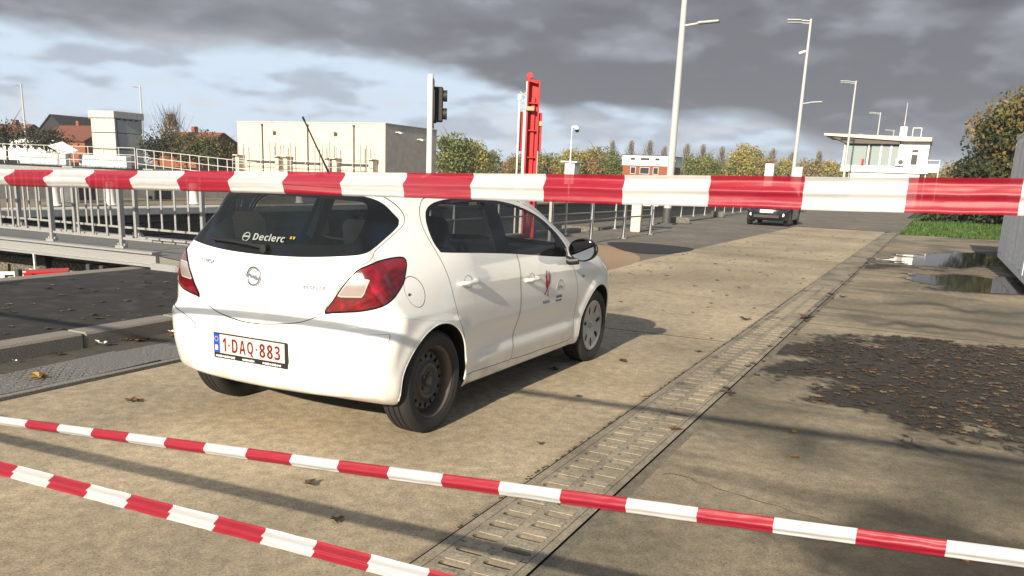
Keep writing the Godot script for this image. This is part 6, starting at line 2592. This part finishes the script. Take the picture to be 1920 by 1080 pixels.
	for q: Array in [
		[-65.5, -63.5, 3.4, 4.6, bushy, "broad olive bush between the tower and the cream hall"], [-62.2, -62.8, 2.9, 3.6, bushy, "small olive bush close to the left wall of the cream hall"], [-69.5, -66.0, 3.4, 4.4, dark, "dark bush with brown twigs left of the olive bush"],
		[-80.5, -58.5, 3.6, 5.0, dark, "dark round bush left of the foot of the concrete tower"], [-86.0, -58.0, 4.2, 5.0, dark, "dark tree at the far left edge in front of the red roof"], [-74.0, -66.5, 4.0, 4.0, dark, "dark shrub at the right foot of the concrete tower"],
		[-77.5, -76.0, 4.6, 4.6, dark, "dark conifer behind the lamp post beside the tower"], [-66.0, -78.0, 5.0, 5.0, dark, "dark tree top left of the cream hall roof"], [-72.0, -80.0, 4.4, 6.0, [Color(0.09, 0.05, 0.03), Color(0.06, 0.045, 0.025)], "brown leafless-looking bush behind the olive bush"],
	]:
		var t := leafy_proto(q[2], q[3], 30, 60, 0.12, q[4], q[5], "bush")
		move_to(t, Vector3(q[0], 1.0, q[1]), 1.0, rng.randf() * TAU)


# ------------------------------------------------------------------ the black car far down the quay
func build_black_car() -> void:
	var car := thing("black_car", "black car facing the camera far along the quay, its top hidden by the tape", "car", Vector3(-6.22, 0, -39.4), PI + 0.02)
	var m := mat("black_paint", 0.010, 0.010, 0.012, 0.25)
	m.clearcoat_enabled = true
	m.clearcoat_roughness = 0.03
	# the same kind of body, drawn 4 percent larger with a plain skin
	car.scale = Vector3(1.04, 1.08, 1.02)
	var h := car_shell()
	var f := PackedFloat32Array()
	for p in h.v:
		f.append(0.205 - p.y)
	h = h.keep(f, 0.0, true)
	f = PackedFloat32Array()
	for p in h.v:
		var wc := 0.0 if p.z > -1.25 else AXLE
		f.append((0.346 - Vector2(-p.z - wc, p.y - WR).length()) if p.x > 0.42 else -1.0)
	h = h.keep(f, 0.0, true)
	var shield := smooth(pv([-0.3, 1.455, 0.3, 1.455, 0.50, 1.465, 0.585, 1.53, 0.63, 1.70, 0.675, 1.90, 0.72, 2.13, 0.70, 2.22, 0.4, 2.31, 0, 2.335, -0.3, 2.335]), 2)
	f = poly_field(h, shield, "top")
	var wind := h.keep(f, 0.0, true)
	h = h.keep(f, 0.0, false)
	var side := smooth(pv([0.135, 1.20, 0.205, 1.296, 0.50, 1.326, 1.18, 1.292, 1.50, 1.205, 1.68, 1.06, 1.60, 0.95, 0.50, 1.036, 0.145, 1.07]), 3)
	f = poly_field(h, side, "side")
	var sw := h.keep(f, 0.0, true)
	h = h.keep(f, 0.0, false)
	var head := smooth(pv([0.46, 0.70, 0.62, 0.66, 0.735, 0.70, 0.80, 0.80, 0.78, 0.86, 0.66, 0.83, 0.52, 0.77]), 3)
	f = poly_field(h, head, "front")
	var hd := h.keep(f, 0.0, true)
	h = h.keep(f, 0.0, false)
	var grille := smooth(pv([-0.3, 0.66, 0.3, 0.66, 0.42, 0.70, 0.44, 0.76, 0.3, 0.77, -0.3, 0.77]), 3)
	f = poly_field(h, grille, "front")
	var gr := h.keep(f, 0.0, true)
	h = h.keep(f, 0.0, false)
	part("body_shell", both(h), m, car)
	part("windscreen", both(wind, -0.003), mats["tinted_glass"], car)
	for s in 2:
		part("side_window", only(sw, -0.004, s == 1), mats["tinted_glass"], car)
		part("headlight", only(hd, 0.001, s == 1), mats["clear_lens"], car)
	part("front_grille", both(gr, -0.006), mats["black_plastic"], car)
	var b := Mb.new()
	b.bar(Vector3(-0.42, 0.735, -3.30), Vector3(0.42, 0.735, -3.30), 0.03, 0.03, 0.008)
	part("grille_bar", b, mats["chrome"], car)
	b = Mb.new()
	b.box(Vector3(0, 0.545, -3.365), Vector3(0.50, 0.115, 0.02), Basis.IDENTITY, 0.004)
	part("number_plate", b, mats["white_plastic"], car)
	b = Mb.new()
	b.box(Vector3(0, 0.36, -3.335), Vector3(1.0, 0.14, 0.05), Basis.IDENTITY, 0.02)
	part("lower_intake", b, mats["black_plastic"], car)
	for s: float in [-1.0, 1.0]:
		b = Mb.new()
		b.lathe([Vector2(0.065, 0), Vector2(0.06, 0.02), Vector2(0, 0.03)], 16, Transform3D(Basis(Vector3.RIGHT, -PI / 2), Vector3(s * 0.60, 0.42, -3.19)))
		part("fog_light", b, mats["white_plastic"], car)
		b = Mb.new()
		b.box(Vector3(s * 0.95, 0.99, -1.85), Vector3(0.2, 0.15, 0.1), Basis.IDENTITY, 0.04)
		part("door_mirror", b, m, car)
		b = Mb.new()
		b.box(Vector3(s * 0.6, 0.42, 0), Vector3(0.02, 0.6, 0.74))
		b.box(Vector3(s * 0.6, 0.42, -AXLE), Vector3(0.02, 0.6, 0.74))
		part("wheel_arch_liner", b, mats["black_plastic"], car)
	steel_wheel(car, 0.727, 0.0, 1.0, true)
	steel_wheel(car, 0.727, -AXLE, 1.0, true)
	steel_wheel(car, -0.727, 0.0, -1.0, true)
	steel_wheel(car, -0.727, -AXLE, -1.0, true)
	b = Mb.new()
	b.box(Vector3(0, 0.25, -1.25), Vector3(1.30, 0.1, 3.6))
	part("underbody", b, mats["black_plastic"], car)
	seat(car, 0.36, 1.05, 0.50, "front_seat")
	seat(car, -0.36, 1.05, 0.50, "front_seat")


# ------------------------------------------------------------------ barrier tape
func tape(called: String, label: String, a: Vector3, d: Vector3, cuts: Array, first_red: bool, prof: Callable) -> void:
	# cuts: places along the tape (metres from a) where the colour changes; prof(s) gives the cross-section at s as points off the line
	var t := thing(called, label, "barrier tape", Vector3.ZERO, 0.0, "red and white barrier tapes")
	var red := first_red
	for k in cuts.size() - 1:
		var s0: float = cuts[k]
		var s1: float = cuts[k + 1]
		var b := Mb.new()
		var n := maxi(2, int((s1 - s0) / 0.012))
		var rows := []
		for i in n + 1:
			rows.append(prof.call(lerpf(s0, s1, float(i) / n)))
		var m: int = rows[0].size()
		var f := b.v.size()
		for i in n + 1:
			var s := lerpf(s0, s1, float(i) / n)
			for j in m:
				var p: Vector3 = a + d * s + rows[i][j]
				var tj: Vector3 = rows[i][mini(j + 1, m - 1)] - rows[i][maxi(j - 1, 0)]
				var e := 0.012
				var r2: Array = rows[mini(i + 1, n)]
				var r1: Array = rows[maxi(i - 1, 0)]
				var ts: Vector3 = d * (e * (mini(i + 1, n) - maxi(i - 1, 0))) + r2[j] - r1[j]
				var nn := ts.cross(tj).normalized()
				if nn.z < 0.0 and absf(nn.z) > 0.02:
					nn = -nn
				b.add(p, nn)
		for i in n:
			for j in m - 1:
				var q := f + i * m + j
				b.tri(q, q + 1, q + m + 1)
				b.tri(q, q + m + 1, q + m)
		part("red_stripe" if red else "white_stripe", b, mats["tape_red"] if red else mats["tape_white"], t)
		red = not red


func build_tapes() -> void:
	var m := mat("tape_red", 0.30, 0.006, 0.026, 0.48)
	m.backlight_enabled = true
	m.backlight = Color(0.62, 0.62, 0.62)
	m.transparency = BaseMaterial3D.TRANSPARENCY_ALPHA
	m.albedo_color.a = 0.93
	m.cull_mode = BaseMaterial3D.CULL_DISABLED
	m = mat("tape_white", 0.46, 0.46, 0.475, 0.45)
	m.backlight_enabled = true
	m.backlight = Color(0.42, 0.42, 0.42)
	m.transparency = BaseMaterial3D.TRANSPARENCY_ALPHA
	m.albedo_color.a = 0.94
	m.cull_mode = BaseMaterial3D.CULL_DISABLED
	var nz := FastNoiseLite.new()
	nz.seed = 12
	nz.frequency = 0.9
	# upper tape: about chest height, stretched across the road
	var s := 0.1812
	var cuts := []
	for k in range(-34, 35):
		cuts.append(s * k)
	var a := Vector3(0.128 - 17 * s, 1.4901 - 17 * s * 0.0239, -1.75)
	tape("upper_barrier_tape", "topmost red and white barrier tape stretched across the whole view", a, Vector3(1, 0.0239, 0), cuts, true, func(q: float) -> Array:
		var curl := clampf(1.0 - q / 3.0, 0.0, 1.0)
		var pts := []
		var w := lerpf(0.0635, 0.049, curl)
		for j in 19:
			var v := j / 18.0 - 0.5
			var off := curl * 0.024 * cos(v * 4.6 + 0.5) + 0.0030 * sin(v * 13.0 + 1.0 + 0.3 * nz.get_noise_1d(q * 2.0)) + 0.0009 * sin(v * 27.0 + q * 0.4) + 0.0016 * nz.get_noise_2d(q * 5.0, v * 3.0) + 0.0006 * nz.get_noise_2d(q * 22.0, v * 6.0 + 40.0)
			pts.append(Vector3(0, v * w + 0.0015 * nz.get_noise_1d(q * 3.0 + 9.0), off))
		return pts)
	# middle tape: rolled into a half tube, climbing to the right
	s = 0.1738
	cuts = []
	for k in range(-34, 35):
		cuts.append(s * k)
	var z2 := -1.90
	a = Vector3(0.116 - 17 * s, 0.772 - 17 * s * 0.0748, z2)
	tape("middle_barrier_tape", "middle red and white barrier tape, rolled narrow, crossing below the car", a, Vector3(1, 0.0748, 0), cuts, true, func(q: float) -> Array:
		var curl := clampf(1.0 - q / 2.6, 0.0, 1.0)
		var pts := []
		for j in 17:
			var v := j / 16.0 - 0.5
			var an := v * lerpf(2.2, 3.5, curl)
			var r := lerpf(0.0215, 0.0165, curl)
			pts.append(Vector3(0, sin(an) * r + 0.0748 * maxf(0.0, -q - 1.5), cos(an) * r + 0.0022 * cos(v * 14.0) + 0.0022 * nz.get_noise_2d(q * 9.0, v * 4.0)))
		return pts)
	# lowest tape: laid over, with a fold along it, running out of the bottom of the frame
	cuts = []
	s = 0.1848
	for k in range(-34, 33):
		cuts.append(s * k)
	a = Vector3(-2.722, 0.436, -1.75)
	tape("lower_barrier_tape", "lowest red and white barrier tape, leaving through the bottom edge", a, Vector3(1, 0.018, 0), cuts, false, func(q: float) -> Array:
		var pts := []
		for j in 15:
			var v := j / 14.0 - 0.5
			var fold := 0.010 * exp(-pow((v - 0.05 + 0.12 * nz.get_noise_1d(q * 0.8)) / 0.10, 2.0)) + 0.005 * sin(v * 12.0 + q) + 0.004 * nz.get_noise_2d(q * 8.0, v * 4.0)
			pts.append(Vector3(v * -0.008, v * 0.034, -v * 0.034 + fold * 0.7))
		return pts)


func build_tape_posts() -> void:
	for q: Array in [[-9.0, 0.115, "galvanised post left of the view where the tapes are tied"], [3.25, 0.0, "galvanised post right of the view where the tapes are tied"]]:
		var t := thing("barrier_post", q[2], "post", Vector3(q[0], q[1], -1.82), 0.0, "posts that hold the tapes")
		var b := Mb.new()
		b.tube([Vector3(0, 0, 0), Vector3(0, 1.75, 0)], [0.03], 12)
		part("pole", b, mats["galvanised"], t)
		b = Mb.new()
		b.box(Vector3(0, 0.06, 0), Vector3(0.5, 0.12, 0.35), Basis.IDENTITY, 0.03)
		part("foot", b, mats["rubber"], t)


# ------------------------------------------------------------------ leaves and litter
func leaf_mesh(b: Mb, c: Vector3, s: float, turn: float, curl: float, col: Color) -> void:
	# a five-lobed leaf, curled, lying on the ground
	var n := 10
	var ring := []
	for k in n:
		var an := TAU * k / n
		var r := s * (1.0 if k % 2 == 0 else 0.55) * (1.15 if k == 0 else 1.0) * rng.randf_range(0.85, 1.1)
		var p := Vector3(cos(an + turn) * r, 0, sin(an + turn) * r)
		p.y = curl * s * (0.25 + 0.75 * absf(sin(an + 0.6))) * rng.randf_range(0.5, 1.1)
		ring.append(c + p)
	for k in n:
		var p: Vector3 = ring[k]
		var q: Vector3 = ring[(k + 1) % n]
		var g := rng.randf_range(0.8, 1.2)
		b.col = Color(col.r * g, col.g * g, col.b * g)
		var nn := (q - c).cross(p - c).normalized()
		if nn.y < 0:
			nn = -nn
		b.flat([c + Vector3(0, 0.002, 0), p, q], nn)
	b.col = Color(col.r * 0.6, col.g * 0.6, col.b * 0.6)
	b.tube([c + Vector3(0, 0.003, 0), c + Vector3(cos(turn + 2.9) * s * 1.3, 0.008, sin(turn + 2.9) * s * 1.3)], [0.0016, 0.0010], 4, false)
	b.col = Color(1, 1, 1)


func build_litter() -> void:
	var brown := Color(0.115, 0.060, 0.026)
	var ochre := Color(0.30, 0.17, 0.045)
	var dark := Color(0.055, 0.038, 0.022)
	for q: Array in [
		[-5.43, -3.74, 0.075, ochre, "curled ochre leaf on the steel plates by the left edge"], [-4.43, -3.67, 0.055, brown, "small brown leaf left of the car's rear wheel"], [-2.54, -3.08, 0.042, dark, "curled dark leaf with its stalk up, below the middle tape"],
		[-2.16, -2.80, 0.040, dark, "flat dark leaf at the end of the tape's shadow"], [-1.27, -5.03, 0.045, brown, "brown leaf lying on the drain slots"], [-1.69, -5.73, 0.035, ochre, "tiny orange leaf on the joint beside the drain"], [-1.21, -10.5, 0.10, dark, "dark clump of leaves against the right edge of the drain"],
		[-1.80, -9.93, 0.08, dark, "dark leaf alone on the slab beyond the car's front wheel"], [-0.53, -4.86, 0.035, brown, "brown scrap near the oil stain on the right slab"], [-2.57, -6.14, 0.05, dark, "dark leaf on the slab just behind the car's front wheel"], [-2.22, -6.80, 0.05, dark, "dark leaf right of the car's front wheel"], [-2.08, -5.45, 0.028, dark, "small dark leaf in the tape shadow beside the car"],
		[0.29, -3.82, 0.05, ochre, "orange leaf in the damp patch at the lower right"], [-1.04, -13.1, 0.07, dark, "small dark leaf on the drain near its far end"], [-6.0, -4.3, 0.05, brown, "brown leaf in the gutter against the kerb"], [-0.62, -5.4, 0.04, ochre, "orange leaf left of the oil stain on the right slab"], [-1.86, -4.3, 0.03, brown, "small brown leaf left of the drain joint"],
	]:
		var b := Mb.new()
		leaf_mesh(b, Vector3(q[0], 0.006, q[1]), q[2], rng.randf() * TAU, 0.45, q[3])
		tag(part("fallen_leaf", b, mats["dry_leaf"], self), q[4], "leaf")
	for q: Array in [[-6.02, -4.72, 0.05, "white crumpled scrap lying in the gutter under the kerb"], [-6.03, -5.45, 0.03, "smaller white scrap further along in the gutter"], [-6.0, -3.95, 0.022, "tiny white crumb in the gutter at the left"]]:
		var b := Mb.new()
		leaf_mesh(b, Vector3(q[0], 0.012, q[1]), q[2], 1.0, 0.9, Color(0.7, 0.69, 0.66))
		tag(part("paper_scrap", b, mats["dry_leaf"], self), q[3], "litter")
	# scattered leaf crumbs over the far part of the slab
	var b := Mb.new()
	for k in 95:
		var x := rng.randf_range(-4.9, -1.75)
		var z := -7.5 - 24.0 * pow(rng.randf(), 1.3)
		if x < -2.4 and z > -8.4:
			continue
		leaf_mesh(b, Vector3(x, 0.005, z), rng.randf_range(0.02, 0.045), rng.randf() * TAU, 0.3, dark if rng.randf() < 0.75 else brown)
	for k in 60:
		leaf_mesh(b, Vector3(rng.randf_range(-1.27, -1.13), 0.005, rng.randf_range(-22.0, -6.0)), rng.randf_range(0.02, 0.05), rng.randf() * TAU, 0.3, dark)
	for k in 140:
		leaf_mesh(b, Vector3(rng.randf_range(-9.3, -6.3), 0.12, rng.randf_range(-9.1, -3.0)), rng.randf_range(0.02, 0.045), rng.randf() * TAU, 0.3, Color(0.12, 0.10, 0.075) if rng.randf() < 0.5 else dark)
	for k in 60:
		leaf_mesh(b, Vector3(rng.randf_range(-6.05, -5.9), 0.004, rng.randf_range(-7.5, -5.0)), rng.randf_range(0.03, 0.05), rng.randf() * TAU, 0.5, brown)
	var o := part("scattered_leaves", b, mats["dry_leaf"], self)
	o.set_meta("kind", "stuff")
	tag(o, "small dead leaves strewn over the slab and quay", "leaves")
	# leaf litter in the puddle on the right
	b = Mb.new()
	var k := 0
	while k < 6000:
		var x := rng.randf_range(-1.0, 2.9)
		var z := rng.randf_range(-10.2, -5.6)
		if wet(x, z) < 0.6 or (x < 0.0 and rng.randf() < 0.5):
			k += 1
			continue
		var c: Color = [brown, dark, dark, dark, dark, Color(0.03, 0.022, 0.016), Color(0.035, 0.03, 0.028), Color(0.07, 0.04, 0.02), Color(0.085, 0.05, 0.022), Color(0.05, 0.04, 0.03), Color(0.10, 0.085, 0.065), Color(0.22, 0.13, 0.055), Color(0.26, 0.19, 0.11)][rng.randi() % (13 if rng.randf() < 0.8 else 11)]
		leaf_mesh(b, Vector3(x, 0.008, z), 0.010 + 0.034 * pow(rng.randf(), 2.0), rng.randf() * TAU, rng.randf_range(0.0, 0.10), c)
		k += 1
	o = part("leaf_litter", b, mats["dry_leaf"], self)
	o.set_meta("kind", "stuff")
	tag(o, "wet brown leaf litter covering the dark puddle on the right slab", "leaves")
